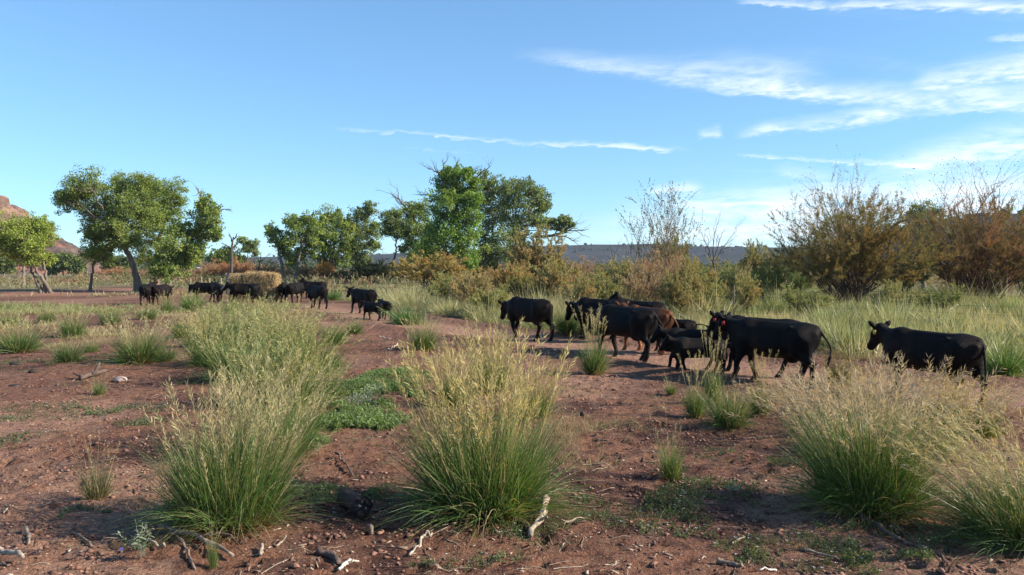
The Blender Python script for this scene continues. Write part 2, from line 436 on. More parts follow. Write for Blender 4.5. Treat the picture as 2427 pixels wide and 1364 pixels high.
def ridge(name, prof, Y0, depth, res_x, res_y, mat, rock=0.0, seed=1, rise=0.35, plateau=True, colf=None, xpad=0):
    """a hill whose skyline passes through photo pixels `prof`, standing Y0..Y0+depth metres away"""
    pts = np.array([at(px, py, Y0 + depth * rise) for px, py in prof])
    xs = np.linspace(pts[0, 0] - xpad, pts[-1, 0] + xpad, res_x); ys = np.linspace(0, 1, res_y)
    X, T = np.meshgrid(xs, ys)
    Y = Y0 + depth * T
    H = np.interp(X, pts[:, 0], pts[:, 2]) 
    s = sstep(T, 0, rise)
    fall = 1.0 if plateau else 1 - sstep(T, rise, 1.0)
    sc_ = depth * 0.12
    gul = np.abs(fbm(X / sc_, Y / (sc_ * 2.5), 5, seed))
    f = np.clip(s - 0.22 * gul * (1 - s) * 2 * (s > 0), 0, 1)
    Z = H * f * fall * (1 + 0.04 * fbm(X / sc_ * 2, Y / sc_ * 2, 4, seed + 5))
    if rock:
        led = H.max() / 7
        st = np.floor(Z / led + 0.5 * fbm(X / sc_, Y / sc_, 3, seed + 9)) * led
        Z = Z * (1 - rock) + (st + (Z - st) ** 3 / led ** 2 * 0.5) * rock
        Z = Z + rock * led * 0.5 * fbm(X / (sc_ * .3), Y / (sc_ * .3), 4, seed + 15) * np.clip(f * 3, 0, 1)
    Z = np.where(T <= 0.001, -3, Z) - 1.0
    nx, ny = res_x, res_y
    i = (np.arange(ny - 1)[:, None] * nx + np.arange(nx - 1)[None]).ravel()
    V = np.stack([X, Y, Z], -1).reshape(-1, 3)
    mb = MB(); mb.add(V, np.stack([i, i + 1, i + 1 + nx, i + nx], -1), None, colf(X, Y, Z).reshape(-1, 3))
    o = mb.build(name, mat, smooth=rock == 0, kind='structure')
    return xs, Y0 + depth * ys, Z
M_rock = solid_mat('hill_rock', rough=0.95, spec=0.1, nscale=0.25, amt=0.45, bump=0.9, bscale=0.6, bdist=1.2)
M_mesa = solid_mat('mesa_slope', rough=0.95, spec=0.1, nscale=0.03, amt=0.4, bump=0.6, bscale=0.05, bdist=4)
def c_red(X, Y, Z):
    n = fbm(X / 9, Y / 9 + Z / 3, 4, 5); b = sstep(n, -0.2, 0.5)
    band = sstep(np.sin(Z / 2.1 + 2 * fbm(X / 30, Y / 30, 2, 3)), -0.3, 0.8)
    c = lerp([0.20, 0.105, 0.078], [0.125, 0.085, 0.066], b)
    return lerp(c, [0.22, 0.145, 0.11], band * 0.4)
def c_dark(X, Y, Z):
    n = fbm(X / 7, Y / 7 + Z / 4, 4, 8)
    return lerp([0.095, 0.07, 0.06], [0.18, 0.085, 0.065], sstep(n - (Z - 8) / 25, -0.1, 0.4))
def c_mesa(X, Y, Z):
    n = fbm(X / 60, Y / 90, 4, 4)
    return lerp([0.016, 0.020, 0.022], [0.036, 0.034, 0.036], sstep(n, -0.1, 0.6))
hx, hy, hz = ridge('red_hill', [(-700, 440), (-300, 430), (-60, 462), (10, 468), (40, 480), (60, 505), (76, 517), (90, 545), (110, 590), (135, 634)], 300, 110, 160, 110, M_rock, 0.75, 4, 0.5, False, c_red)
ridge('dark_rocky_hill', [(60, 640), (85, 600), (104, 566), (118, 559), (140, 558), (160, 568), (176, 580), (198, 600), (214, 622), (226, 640)], 240, 70, 130, 110, M_rock, 0.5, 14, 0.5, False, c_dark)
mx_, my_, mz_ = ridge('distant_mesa', [(-900, 600), (0, 604), (270, 607), (500, 611), (620, 609), (760, 606), (900, 602), (1150, 592), (1300, 583), (1400, 579), (1560, 578), (1700, 585), (1860, 586), (2100, 588), (2600, 580), (3300, 590)], 1500, 1400, 420, 60, M_mesa, 0, 21, 0.28, True, c_mesa, 400)
rx_, ry_, rz_ = ridge('wooded_ridge', [(1800, 634), (1900, 612), (2050, 572), (2200, 530), (2300, 514), (2427, 502), (2600, 470), (3000, 480), (3400, 560)], 420, 260, 160, 60, M_mesa, 0, 31, 0.5, False, c_mesa)

def scrub(name, n, xs, ys, Z, size, cmin, cmax, seed, label):
    """dark juniper dots spread over a far slope: too many to count"""
    rng = np.random.default_rng(seed); mb = MB()
    ix = rng.integers(1, len(xs) - 1, n); iy = rng.integers(1, len(ys) - 1, n)
    px = xs[ix] + rng.uniform(-.5, .5, n) * (xs[1] - xs[0]); py = ys[iy] + rng.uniform(-.5, .5, n) * (ys[1] - ys[0]); pz = Z[iy, ix]
    t = (1 + 5 ** .5) / 2
    ico = unit(np.array([(-1, t, 0), (1, t, 0), (-1, -t, 0), (1, -t, 0), (0, -1, t), (0, 1, t), (0, -1, -t), (0, 1, -t), (t, 0, -1), (t, 0, 1), (-t, 0, -1), (-t, 0, 1)], float))
    fa = np.array([(0, 11, 5), (0, 5, 1), (0, 1, 7), (0, 7, 10), (0, 10, 11), (1, 5, 9), (5, 11, 4), (11, 10, 2), (10, 7, 6), (7, 1, 8), (3, 9, 4), (3, 4, 2), (3, 2, 6), (3, 6, 8), (3, 8, 9), (4, 9, 5), (2, 4, 11), (6, 2, 10), (8, 6, 7), (9, 8, 1)])
    s_ = rng.uniform(0.5, 1.3, n) * size
    V = ico[None] * s_[:, None, None] * rng.uniform(0.75, 1.25, (n, 12, 1)) * np.array([1.1, 1.1, 0.85]) + np.stack([px, py, pz + s_ * .5], 1)[:, None]
    T = (fa[None] + (np.arange(n) * 12)[:, None, None]).reshape(-1, 3)
    C = np.repeat(lerp(cmin, cmax, rng.random(n)), 12, 0)
    mb.add(V.reshape(-1, 3), None, T, C)
    o = mb.build(name, M_leaf, kind='stuff'); tag(o, label, 'scrub')
scrub('juniper_scrub', 1200, mx_, my_[:34], mz_, 3.4, [0.018, 0.028, 0.016], [0.035, 0.048, 0.026], 3, 'dark juniper scrub dotting the flat distant mesa')
scrub('ridge_scrub', 1400, rx_, ry_, rz_, 2.2, [0.02, 0.03, 0.015], [0.04, 0.05, 0.03], 4, 'dark scrub on the ridge behind the brown shrubs')
scrub('hill_scrub', 150, hx, hy[10:80], hz[10:80], 0.7, [0.05, 0.06, 0.03], [0.09, 0.09, 0.05], 5, 'small desert scrub dotting the red rocky hill')

# the air
hz_b = MB(); hz_b.box((0, 1750, 54), (7400, 4700, 118), (1, 1, 1))
m, nt = new_mat('haze_air'); k = N(nt)
vol = k.n('ShaderNodeVolumePrincipled', {'Color': (0.72, 0.84, 1.0), 'Density': 0.00008, 'Anisotropy': 0.0})
k.n('ShaderNodeOutputMaterial', {'Volume': vol.outputs[0]})
hz_o = hz_b.build('haze', m, kind='stuff'); tag(hz_o, 'thin blue haze in the air toward the distant mesa', 'haze')

# ================================================================ GRASS
GREEN_A = np.array([0.060, 0.140, 0.028]); GREEN_B = np.array([0.130, 0.215, 0.056]); STRAW = np.array([0.44, 0.375, 0.20]); STRAW_P = np.array([0.56, 0.49, 0.27]); BROWN = np.array([0.20, 0.105, 0.045])
def blades(mb, rng, n, rb, L, lean, droop, hw, cols, K=6, base=(0, 0, 0), wind=(0, 0), dead=0.12):
    a = rng.uniform(0, 2 * np.pi, n); rr = np.sqrt(rng.random(n)) 
    bx = np.stack([np.cos(a) * rr * rb, np.sin(a) * rr * rb, np.zeros(n)], 1) + np.array(base)
    phi = a + rng.normal(0, 0.6, n)
    th = np.clip(rr * lean + rng.normal(0, 0.12, n), 0, 1.35)
    ln = L * rng.uniform(0.45, 1.0, n) * (1 - 0.15 * rr)
    o = np.stack([np.cos(phi), np.sin(phi), np.zeros(n)], 1)
    d = o * np.sin(th)[:, None] + np.array([0, 0, 1]) * np.cos(th)[:, None]
    t = np.linspace(0, 1, K)[None, :, None]
    dr = (droop * rng.uniform(0.3, 1.6, n))[:, None, None]
    w_ = np.array([wind[0], wind[1], 0])[None, None]
    P = bx[:, None] + ln[:, None, None] * (d[:, None] * t + (o[:, None] * 0.5 - np.array([0, 0, 0.55])) * dr * t ** 2.4 + w_ * t ** 2)
    kk_ = (rng.random(n) < 0.07)[:, None, None]; tk = np.clip(t - 0.5, 0, 1)   # snapped and bent-over blades
    P = P + kk_ * ln[:, None, None] * tk * (rnd_dir(rng, n)[:, None] * 0.7 - np.array([0, 0, 1.3]))
    P[..., 2] = np.maximum(P[..., 2], 0.01)
    side = unit(np.cross(d, rng.normal(size=(n, 3))))
    tt = np.linspace(0, 1, K)
    prof = np.clip(1 - tt ** 2.2, 0.06, 1) * (0.6 + 0.4 * np.minimum(tt * 5, 1))
    H = hw * rng.uniform(0.6, 1.25, n)[:, None] * prof[None]
    ca, cb, cbase, ctip = cols
    cc = lerp(ca, cb, rng.random(n))[:, None]
    tc_ = tt[None, :, None]
    C = cc * (1 - sstep(tc_, 0.0, 1.0) * 0.3) + np.asarray(ctip) * sstep(tc_, 0.55, 1.0) * 0.3 
    fb = 1 - sstep(tc_, 0.02, 0.28)
    C = C * (1 - fb) + np.asarray(cbase) * fb
    dd = (rng.random(n) < dead)[:, None, None]
    C = np.where(dd, STRAW * rng.uniform(0.55, 1.0, (n, 1, 1)), C)
    mb.ribbons(P, side, H, C)
def plumes(mb, rng, n, rb, L, lean, droop, nb, blen, hw, cols, base=(0, 0, 0), wind=(0, 0), frac=0.42, K=7, spread=0.75, Lmin=0.68):
    """flowering stalks with feathery heads"""
    a = rng.uniform(0, 2 * np.pi, n); rr = np.sqrt(rng.random(n))
    bx = np.stack([np.cos(a) * rr * rb, np.sin(a) * rr * rb, np.zeros(n)], 1) + np.array(base)
    phi = a + rng.normal(0, 0.7, n)
    th = np.clip(rr * lean + rng.normal(0, 0.09, n), 0, 1.2)
    ln = L * rng.uniform(Lmin, 1.0, n) * (1 - 0.12 * rr)
    o = np.stack([np.cos(phi), np.sin(phi), np.zeros(n)], 1)
    d = o * np.sin(th)[:, None] + np.array([0, 0, 1]) * np.cos(th)[:, None]
    dr = (droop * rng.uniform(0.1, 1.7, n))[:, None, None]
    w_ = np.array([wind[0], wind[1], 0])[None, None]
    def pos(i, t):   # i index array (M,), t (M,)
        tt = t[..., None]
        return bx[i] + ln[i][:, None] * (d[i] * tt + (o[i] * 0.55 - np.array([0, 0, 0.35])) * dr[i, 0] * tt ** 3 + w_[0] * tt ** 2.5)
    ii = np.repeat(np.arange(n), K); tt = np.tile(np.linspace(0, 1, K), n)
    P = pos(ii, tt).reshape(n, K, 3)
    C0, C1 = cols
    stem_c = lerp(GREEN_B * 1.1, np.asarray(C0) * 0.9, np.clip(np.linspace(0, 1.4, K), 0, 1))[None] * rng.uniform(0.8, 1.1, (n, 1, 1))
    H = hw * 1.1 * np.linspace(1, 0.45, K)[None] * np.ones((n, 1))
    mb.ribbons(P, unit(np.cross(d, rng.normal(size=(n, 3)))), H, stem_c)
    # branchlets
    m_ = n * nb; i = np.repeat(np.arange(n), nb)
    t0 = 1 - frac * rng.random(m_) ** 0.85
    b = pos(i, t0); ax = unit(pos(i, t0 + 0.02) - pos(i, t0 - 0.02))
    r_ = rnd_dir(rng, m_); out = unit(np.cross(ax, r_))
    q = (1 - t0) / frac
    bl = blen * (0.25 + 1.0 * np.sin(np.clip(q * 1.15 + 0.12, 0, 1) * np.pi) ** 0.7) * rng.uniform(0.6, 1.2, m_)
    d0 = unit(ax + out * spread)
    d1 = unit(ax * 0.8 + out * spread + np.array([w_[0, 0, 0] * .5, w_[0, 0, 1] * .5, -0.25]))
    side = unit(np.cross(d0, rnd_dir(rng, m_)))
    tone = rng.uniform(0.65, 1.1, n)[i][:, None] * rng.uniform(0.85, 1.12, (m_, 1))
    mb.leaves(b, (d0 + d1) * bl[:, None] * 0.5, side, hw * 1.6 * rng.uniform(0.7, 1.3, m_), lerp(C0, C1, rng.random(m_)) * tone)

SP = (STRAW, STRAW_P)
SPp = (np.array([0.42, 0.32, 0.21]), np.array([0.52, 0.43, 0.28]))
def clump_proto(seed, n_bl, n_pl, L_bl, L_pl, rb, lean=0.5, nb=30, wind=(0, 0), green=(GREEN_A, GREEN_B), hw=0.0030, frac=0.40, dead=0.17, droop=0.30, plean=None, blen=0.062, pc=SP, pdroop=0.10, outer=0.35, spread=0.5, Lmin=0.55):
    rng = np.random.default_rng(seed)
    root = empty('grass_clump')
    b = MB()
    blades(b, rng, int(n_bl * (1 - outer)), rb, L_bl, lean, droop * 0.7, hw * 1.1, (*green, BROWN, STRAW * 0.8), wind=(wind[0] * .7, wind[1] * .7), dead=dead)
    blades(b, rng, int(n_bl * outer), rb * 1.05, L_bl * 0.72, lean * 2.0, droop * 1.9, hw * 1.1, (*green, BROWN, GREEN_B), wind=wind, dead=dead)
    blades(b, rng, n_bl // 5, rb * 1.15, L_bl * 0.48, lean * 2.5, 0.9, hw * 1.1, (STRAW * 0.5, BROWN * 1.3, BROWN, STRAW * .7), K=4, dead=0.3)
    b.build('blades', M_grass, root, kind='stuff')
    if n_pl:
        p = MB()
        plumes(p, rng, n_pl, rb * 0.95, L_pl, plean if plean is not None else lean * 0.95, pdroop, nb, blen, hw * 0.70, pc, wind=wind, frac=frac, spread=spread, Lmin=Lmin)
        p.build('seed_heads', M_plume, root, kind='stuff')
    return root

used = set()
GR_C = 'bunch grasses growing on the red soil'
def place(proto, px, py, top, label, width=1.0, rz=None, tint=(1, 1, 1), nominal=1.33, cat='grass clump', group=GR_C, name=None, rng=random.Random(5)):
    x, y = gd(px, py)
    h = (py - top) * y / F * 1.0
    o = proto if proto.name not in used else copy_tree(proto)
    used.add(o.name); used.add(proto.name)
    s = h / nominal
    o.location = (x, y, gz(x, y) - 0.02)
    o.scale = (s * width, s * width, s)
    o.rotation_euler = (0, 0, rng.uniform(0, 6.28) if rz is None else rz)
    for k, c in enumerate([o] + list(o.children)): c.color = (*tint, 1)
    tag(o, label, cat, group)
    if name: o.name = name
    return o

# ---- the big clumps in front, each grown on its own
YEL = (STRAW * np.array([1.05, 1.02, 0.86]), STRAW_P * np.array([1.08, 1.03, 0.88]))
H_A = clump_proto(1, 3000, 120, 1.15, 1.50, 0.30, 0.36, 40, wind=(0.02, 0.02), plean=0.30, pdroop=0.12)
place(H_A, 545, 1250, 850, 'big green bunch grass clump, nearest one at lower left over the dead branches', 1.0, 0.3)
H_B = clump_proto(2, 3000, 130, 1.12, 1.60, 0.30, 0.46, 44, wind=(0.04, 0.0), droop=0.36, plean=0.29, pc=YEL, pdroop=0.16)
place(H_B, 1150, 1205, 775, 'tallest golden-headed bunch grass clump, arching to the right in the middle front', 1.0, 2.1)
H_C = clump_proto(3, 3300, 120, 1.25, 1.55, 0.28, 0.42, 40, wind=(0.03, 0.05), green=(GREEN_A * np.array([0.9, 1.1, 0.8]), GREEN_B), droop=0.34, plean=0.36, blen=0.07, pc=SPp, pdroop=0.24)
place(H_C, 2055, 1205, 835, 'bright green leafy clump with an orange-brown foot in front of the rightmost cow', 1.0, 1.0)
H_D = clump_proto(4, 2500, 150, 1.0, 1.50, 0.30, 0.48, 40, wind=(-0.30, 0.05), droop=0.35, plean=0.45, blen=0.07, pdroop=0.2)
place(H_D, 2425, 1285, 925, 'bunch grass clump cut by the photo edge at lower right, blown over leftward', 1.05, 0.0)
H_A2 = clump_proto(5, 1000, 80, 1.05, 1.52, 0.33, 0.42, 40, wind=(0.08, 0.05), plean=0.44, pdroop=0.2)
place(H_A2, 652, 1075, 800, 'pale seedy clump rising just behind the big lower-left clump', 1.0, 0.0)
H_C2 = clump_proto(6, 700, 95, 0.85, 1.50, 0.36, 0.45, 44, wind=(0.05, 0.05), plean=0.72, blen=0.085, pc=SPp, pdroop=0.42, spread=.6)
place(H_C2, 1990, 1075, 800, 'loose straw-coloured clump of feathery plumes behind the bright green clump', 1.0, 0.0)
H_C3 = clump_proto(7, 500, 90, 0.8, 1.5, 0.30, 0.45, 44, wind=(0.10, 0.0), plean=0.75, blen=0.09, pc=SPp, pdroop=0.5, spread=.6)
place(H_C3, 2190, 1060, 790, 'clump of long drooping plumes crossing the belly of the rightmost cow', 1.0, 1.0)
place(H_C3, 1925, 1010, 850, 'feathery clump at the feet of the red-tagged pair of cows', 1.1, 3.0)
place(H_C2, 2110, 1010, 830, 'dense feathery clump under the chest of the rightmost cow', 0.8, 4.4)

# ---- shared kinds
P1 = clump_proto(11, 1000, 70, 1.15, 1.5, 0.24, 0.5, 30, hw=0.0046)                       # green with plumes
P2 = clump_proto(12, 650, 80, 1.05, 1.5, 0.25, 0.40, 34, hw=0.0044, plean=0.42, pdroop=0.2)            # pale, mostly plumes
P3 = clump_proto(13, 950, 20, 1.3, 1.5, 0.22, 0.62, 24, hw=0.0050)                       # green, few heads
P4 = clump_proto(14, 420, 16, 1.0, 1.5, 0.10, 0.32, 16, hw=0.0030, droop=0.15)          # small upright tuft with thin stalks
P5 = clump_proto(15, 700, 20, 0.9, 1.5, 0.12, 0.34, 40, hw=0.0034, droop=0.2, plean=0.3, blen=0.07, frac=0.25)  # tuft with bold spikes
P6 = clump_proto(16, 420, 14, 0.85, 1.5, 0.15, 0.42, 14, hw=0.0034, green=(np.array([0.10, 0.08, 0.045]), np.array([0.10, 0.13, 0.05])), dead=0.3, droop=0.1)  # dry brown tuft
P7 = clump_proto(17, 850, 60, 1.05, 1.5, 0.27, 0.45, 34, hw=0.0045, plean=0.45, wind=(0.10, 0), pdroop=0.25, pc=(STRAW * np.array([0.86, 0.93, 0.80]), STRAW_P * np.array([0.88, 0.95, 0.82])))

place(P6, 230, 1185, 985, 'small sparse dark tuft standing alone on bare soil at left front', 0.8, 0)
place(P4, 1590, 1125, 950, 'thin upright green tuft alone on bare soil in front of the walking cows', 1.0, 1)
place(P5, 1648, 988, 822, 'small lime-green tuft, left one of two side by side before the calves', 0.8, 0)
place(P3, 1730, 1010, 862, 'dense green tuft, right one of two side by side before the calves', 0.85, 0.3)
place(P5, 1408, 890, 718, 'lone spiky tuft with bold upright seed spikes in front of the large walking cow', 1.0, 2)
place(P5, 1690, 960, 768, 'few tall bare seed spikes standing before the smallest calf', 0.55, 1)
place(P2, 2235, 1000, 862, 'pale plumed clump under the belly of the rightmost cow', 1.0, 2.0, (1.0, .9, .78))
place(P2, 2320, 1030, 870, 'pale plumed clump at the hind feet of the rightmost cow', 1.0, 4.0, (1.0, .9, .78))
place(P2, 2030, 985, 830, 'pale plumed clump below the head of the rightmost cow', 0.9, 5.0, (1.0, .92, .8))
place(P5, 1800, 985, 820, 'spiky pale tuft at the front hooves of the red-tagged pair', 0.8, 5.0, (1.0, .95, .8))
place(P2, 1158, 930, 738, 'golden brush-topped clump left of the first walking cow', 0.78, 0.5, (1.05, 1.02, 0.85))
place(P2, 1265, 985, 815, 'dry straw clump tucked behind the tallest golden clump on its right', 0.9, 2.5, (1.0, 0.93, 0.8))
place(P2, 1075, 955, 790, 'dry straw clump tucked behind the tallest golden clump on its left', 0.85, 3.5, (1.0, 0.98, 0.85))
place(P1, 1003, 832, 735, 'green clump with pale spikes beside the red track, left of the brush-topped clump', 0.95, 1.5)
place(P3, 842, 795, 742, 'small round dark green tuft on the red track under the far calves', 0.85, 2)
place(P1, 330, 862, 728, 'round green clump with fanned pale stalks, left middle of the bare flat', 1.15, 0)
place(P3, 162, 862, 780, 'short dark green tuft left of the round fanned clump', 1.0, 1)
place(P7, 46, 832, 728, 'pale grey-green clump at the left photo edge on bare soil', 1.4, 2)
place(P1, 172, 800, 712, 'wispy clump behind the short dark green tuft', 0.9, 4)
place(P7, 260, 775, 712, 'wispy pale tuft behind the round fanned clump, near the green grass strip', 1.1, 1)
place(P7, 20, 775, 722, 'hazy pale tuft at the left photo edge behind the grey-green clump', 1.3, 3)
place(P1, 110, 768, 716, 'small green and straw tuft near the green grass strip at left', 1.0, 2)
place(P7, 215, 838, 790, 'low straw tuft between the short dark green tuft and the fanned clump', 1.1, 4)
place(P3, 390, 860, 800, 'dark green tuft at the right shoulder of the round fanned clump', 1.1, 5)
place(P6, 118, 868, 838, 'tiny brown dead tuft beside the short dark green tuft', 1.3, 1)
place(P3, 430, 800, 730, 'dark low clump between the fanned clump and the pale thicket', 0.9, 5)
place(P3, 455, 738, 672, 'bright green clump in front of the far cow pair left of the hay', 1.1, 3, (0.95, 1.15, 0.9))
place(P1, 350, 760, 712, 'wispy pale clump in front of the leftmost far cow pair', 1.3, 2)
place(P7, 545, 745, 690, 'grey-green clump before the glare-faced cow, left of the thicket', 1.0, 5)
place(P2, 500, 775, 705, 'feathery clump at the back left corner of the thicket', 1.2, 1)
place(P7, 395, 742, 680, 'dull green clump just right of the cow with the outstretched tail', 0.7, 1)
# the pale thicket, clump by clump
thick = [(505, 868, 716, P7, 'lowest left clump of the pale thicket, its foot dark on the soil'), (560, 905, 742, P1, 'green-footed clump at the left front of the pale thicket'),
         (610, 955, 770, P2, 'seedy clump at the centre front of the pale thicket'), (700, 965, 772, P7, 'leaning clump at the right front of the pale thicket above the green weeds'),
         (745, 890, 730, P7, 'clump on the right flank of the pale thicket beside the red track'), (655, 880, 700, P2, 'tall feathery clump in the heart of the pale thicket'),
         (585, 830, 692, P1, 'tall feathery clump of the thicket just below the hay'), (640, 820, 690, P7, 'clump of the thicket below the right end of the hay'),
         (700, 838, 690, P2, 'plumed clump of the thicket in front of the black cow rumps'), (535, 808, 700, P7, 'clump of the thicket in front of the glare-faced cow'),
 (790, 818, 752, P3, 'rightmost low clump of the pale thicket'),
         (480, 825, 732, P1, 'back left clump of the pale thicket'), (620, 785, 690, P2, 'farthest clump of the thicket, close under the hay'),
         (800, 880, 800, P4, 'small loose clump on the right skirt of the thicket'), (770, 945, 830, P2, 'drooping clump reaching over the green weeds'), 
         (700, 1030, 885, P7, 'pale leaning clump beside the green weed patch')]
for j, (px, py, tp, pr, lb) in enumerate(thick):
    place(pr, px, py, tp, lb, 1.1, j * 1.7, [(1.0, 1.0, 0.92), (0.85, .95, 0.82), (0.7, .86, .72), (1.08, 1.03, .92)][j % 4], group='pale seedy clumps of the grass thicket')
# beyond the track
place(P3, 2375, 892, 762, 'tall dark green clump at the right photo edge behind the rightmost cow', 1.15, 1, (0.9, 1.1, 0.9))
place(P1, 1345, 795, 690, 'tall pale reeds leaning beside the rump of the first walking cow', 0.85, 2.2)
place(P3, 1400, 800, 715, 'green clump under the muzzles of the walking cows', 0.9, 0.2)
place(P7, 1985, 905, 795, 'dry brown-grey clump between the two groups of cows at right', 0.8, 1, (0.62, 0.5, 0.42))
place(P3, 1870, 735, 688, 'green clump under the left skirt of the large brown shrub', 1.3, 0.6, (0.8, 1.15, 0.7))
place(P3, 2150, 742, 690, 'round bright green clump between the two large brown shrubs', 1.9, 0.6, (0.8, 1.2, 0.7))
place(P3, 2400, 745, 690, 'green clump under the right-hand large brown shrub', 1.0, 2.6, (0.9, 1.2, 0.7))
place(P3, 1960, 775, 715, 'leafy tussock in front of the left big salt cedar', 1.4, 2, (.85, 1.1, .8))
place(P7, 2070, 790, 725, 'pale tussock beside the steel post above the rightmost cow', 1.5, 3)
place(P3, 2260, 790, 722, 'dark tussock behind the back of the rightmost cow', 1.3, 1, (.75, 1.0, .75))
place(P7, 1860, 790, 728, 'pale tussock behind the rump of the red-tagged pair', 1.4, 4)
place(P7, 2360, 800, 730, 'straw-green tussock near the right photo edge by the wire', 1.5, 2)
place(P1, 1730, 700, 618, 'huge pale tussock with arching plumes beyond the fence', 1.25, 2.6)
place(P2, 1475, 715, 655, 'pale tussock beyond the fence left of the thin sparse tree', 1.0, 2.9)
place(P3, 790, 712, 672, 'green clump behind the cow that walks away', 1.3, 1.9, (0.9, 1.15, 0.9))
place(P3, 965, 765, 700, 'blue-green clump behind the rump of the far calf', 1.7, 0.9, (0.8, 1.1, 1.0))
place(P4, 1308, 892, 862, 'tiny green weed tuft on the soil left of the lone spiky tuft', 2.2, 0)
place(P4, 1590, 935, 880, 'weedy green sprigs beside the cow shadow on the track', 1.6, 2)
place(P4, 235, 935, 865, 'little green tuft over the dark driftwood at left', 1.3, 1)
place(P4, 505, 1345, 1195, 'sparse green shoots rising from the twigs at the bottom edge', 0.45, 2)

# ---- grass nobody could count: meadow behind the fence, sward on the left, weeds
def meadow(name, n, region, nb_, L, hw, cols, label, seed, pl=0.5, lean=0.7, nbr=8, cat='grass', dens=None, kk=4, rbase=0.22, size=1.0):
    rng = np.random.default_rng(seed); b = MB(); 
    pts = region(rng, n)
    x, y = pts[:, 0], pts[:, 1]; z = height(x, y)
    n = len(pts)
    sc_ = size * rng.uniform(0.55, 1.15, n) * (0.85 + 0.9 * fbm(x / 3, y / 3, 2, seed))
    def one(cnt, Lm, hwm, leanm, droop, ca, cb, ct, K, basec):
        N_ = n * cnt; i = np.repeat(np.arange(n), cnt)
        a = rng.uniform(0, 6.283, N_); rr = np.sqrt(rng.random(N_))
        o = np.stack([np.cos(a), np.sin(a), 0 * a], 1)
        base = np.stack([x[i], y[i], z[i]], 1) + o * (rr * rbase * sc_[i])[:, None]
        th = np.clip(rr * leanm + rng.normal(0, 0.15, N_), 0, 1.3)
        d = o * np.sin(th)[:, None] + np.array([0, 0, 1]) * np.cos(th)[:, None]
        ln = (Lm * sc_[i] * rng.uniform(0.5, 1, N_))[:, None, None]
        t = np.linspace(0, 1, K)[None, :, None]
        P = base[:, None] + ln * (d[:, None] * t + (o[:, None] * .5 - np.array([0, 0, .4])) * droop * t ** 2.5)
        H = hwm * (np.array([0.6, 1, .8, .25]) if K == 4 else np.array([0.7, 1, .3]))[None] * rng.uniform(.6, 1.3, (N_, 1))
        tuft = fbm(x / 2.2, y / 2.2, 3, seed + 7)[i]; big = sstep(fbm(x / 6, y / 3.5, 3, seed + 9), -.15, .35)[i][:, None, None]
        C = lerp(ca, cb, np.clip(rng.random(N_) * 0.6 + 0.4 * sstep(tuft, -.4, .4), 0, 1))[:, None] * np.ones((1, K, 1))
        C = C * (1 - 0.5 * t ** 2) + np.asarray(ct) * 0.5 * t ** 2
        C = C * (1 - (t == 0)) + np.asarray(basec) * (t == 0)
        C = C * (1 - big * np.array([.38, .22, .35]))
        if K == 3: b.leaves(P[:, 0], P[:, 2] - P[:, 0], unit(np.cross(d, rnd_dir(rng, N_))), hwm * 1.1 * rng.uniform(.6, 1.3, N_), C[:, 2]); return
        b.ribbons(P, unit(np.cross(d, rnd_dir(rng, N_))), H, C)
    one(nb_, L, hw, lean, 0.35, cols[0], cols[1], STRAW * 0.8, kk, BROWN)
    o = b.build(name, M_grass, kind='stuff')
    if pl:
        b = MB(); c2 = int(nb_ * pl)
        one(c2, L * 1.35, hw * 0.75, lean * 0.6, 0.2, cols[2], cols[3], STRAW_P, kk, STRAW * .7)
        o2 = link('seed_heads', b.mesh('seed_heads')); o2.data.materials.append(M_plume); o2.parent = o; o2['kind'] = 'stuff'
    tag(o, label, cat)
    return o
def reg_meadow(rng, n):
    x = rng.uniform(-11, 32, n * 6); y = rng.uniform(13, 74, n * 6)
    ms = meadow_side(x, y)
    keep = (ms > 0.25) & (rng.random(n * 6) < np.clip(1.3 - y / 75, 0.25, 1)) & (np.abs(x / y) < 0.72)
    keep &= (fbm(x / 2.5, y / 2.5, 3, 123) > -0.42) & (x > -11 + 0 * y)
    p = np.stack([x, y], 1)[keep]
    return p[:n]
MG = (np.array([0.095, 0.130, 0.045]), np.array([0.235, 0.225, 0.105]), STRAW * 0.85, STRAW_P * 1.0)
meadow('meadow_grass', 5000, reg_meadow, 12, 0.80, 0.0080, MG, 'tall pale green grass filling the meadow behind the walking cows', 201, 0.8, 0.7, size=.84, kk=3)
meadow('tussock_grass', 560, lambda r, n: reg_meadow(r, n), 75, 1.35, 0.0095, (np.array([0.10, 0.165, 0.05]), np.array([0.22, 0.25, 0.10]), STRAW * .8, STRAW_P * .9), 'taller arching tussocks standing out of the pale meadow grass', 207, 0.35, 0.85, rbase=0.45, kk=3)
def reg_rect(x0, x1, y0, y1, thr=-0.3, s=2.5, seed=1):
    def f(rng, n):
        x = rng.uniform(x0, x1, n * 3); y = rng.uniform(y0, y1, n * 3)
        keep = (fbm(x / s, y / s, 3, seed) > thr) & (np.abs(x / y) < 0.75) & (road_w(x, y) < 0.3)
        return np.stack([x, y], 1)[keep][:n]
    return f
LG = (np.array([0.11, 0.19, 0.045]), np.array([0.19, 0.25, 0.08]), STRAW * 0.8, STRAW)
meadow('green_sward', 900, reg_rect(-40, -12, 38, 47, -0.25, 3, 7), 12, 0.42, 0.009, LG, 'low green grass strip between bare soil and the red road at left', 202, 0.2, 0.9)
meadow('dry_sward', 2300, reg_rect(-70, -6, 18, 40, -0.02, 2.0, 9), 9, 0.30, 0.006, (STRAW * 0.55, STRAW * 0.8, STRAW, STRAW_P), 'short dry grass scattered thinly on the left flat', 203, 0.5, 1.0)
FG = (np.array([0.15, 0.165, 0.07]), np.array([0.24, 0.23, 0.11]), STRAW * 0.8, STRAW)
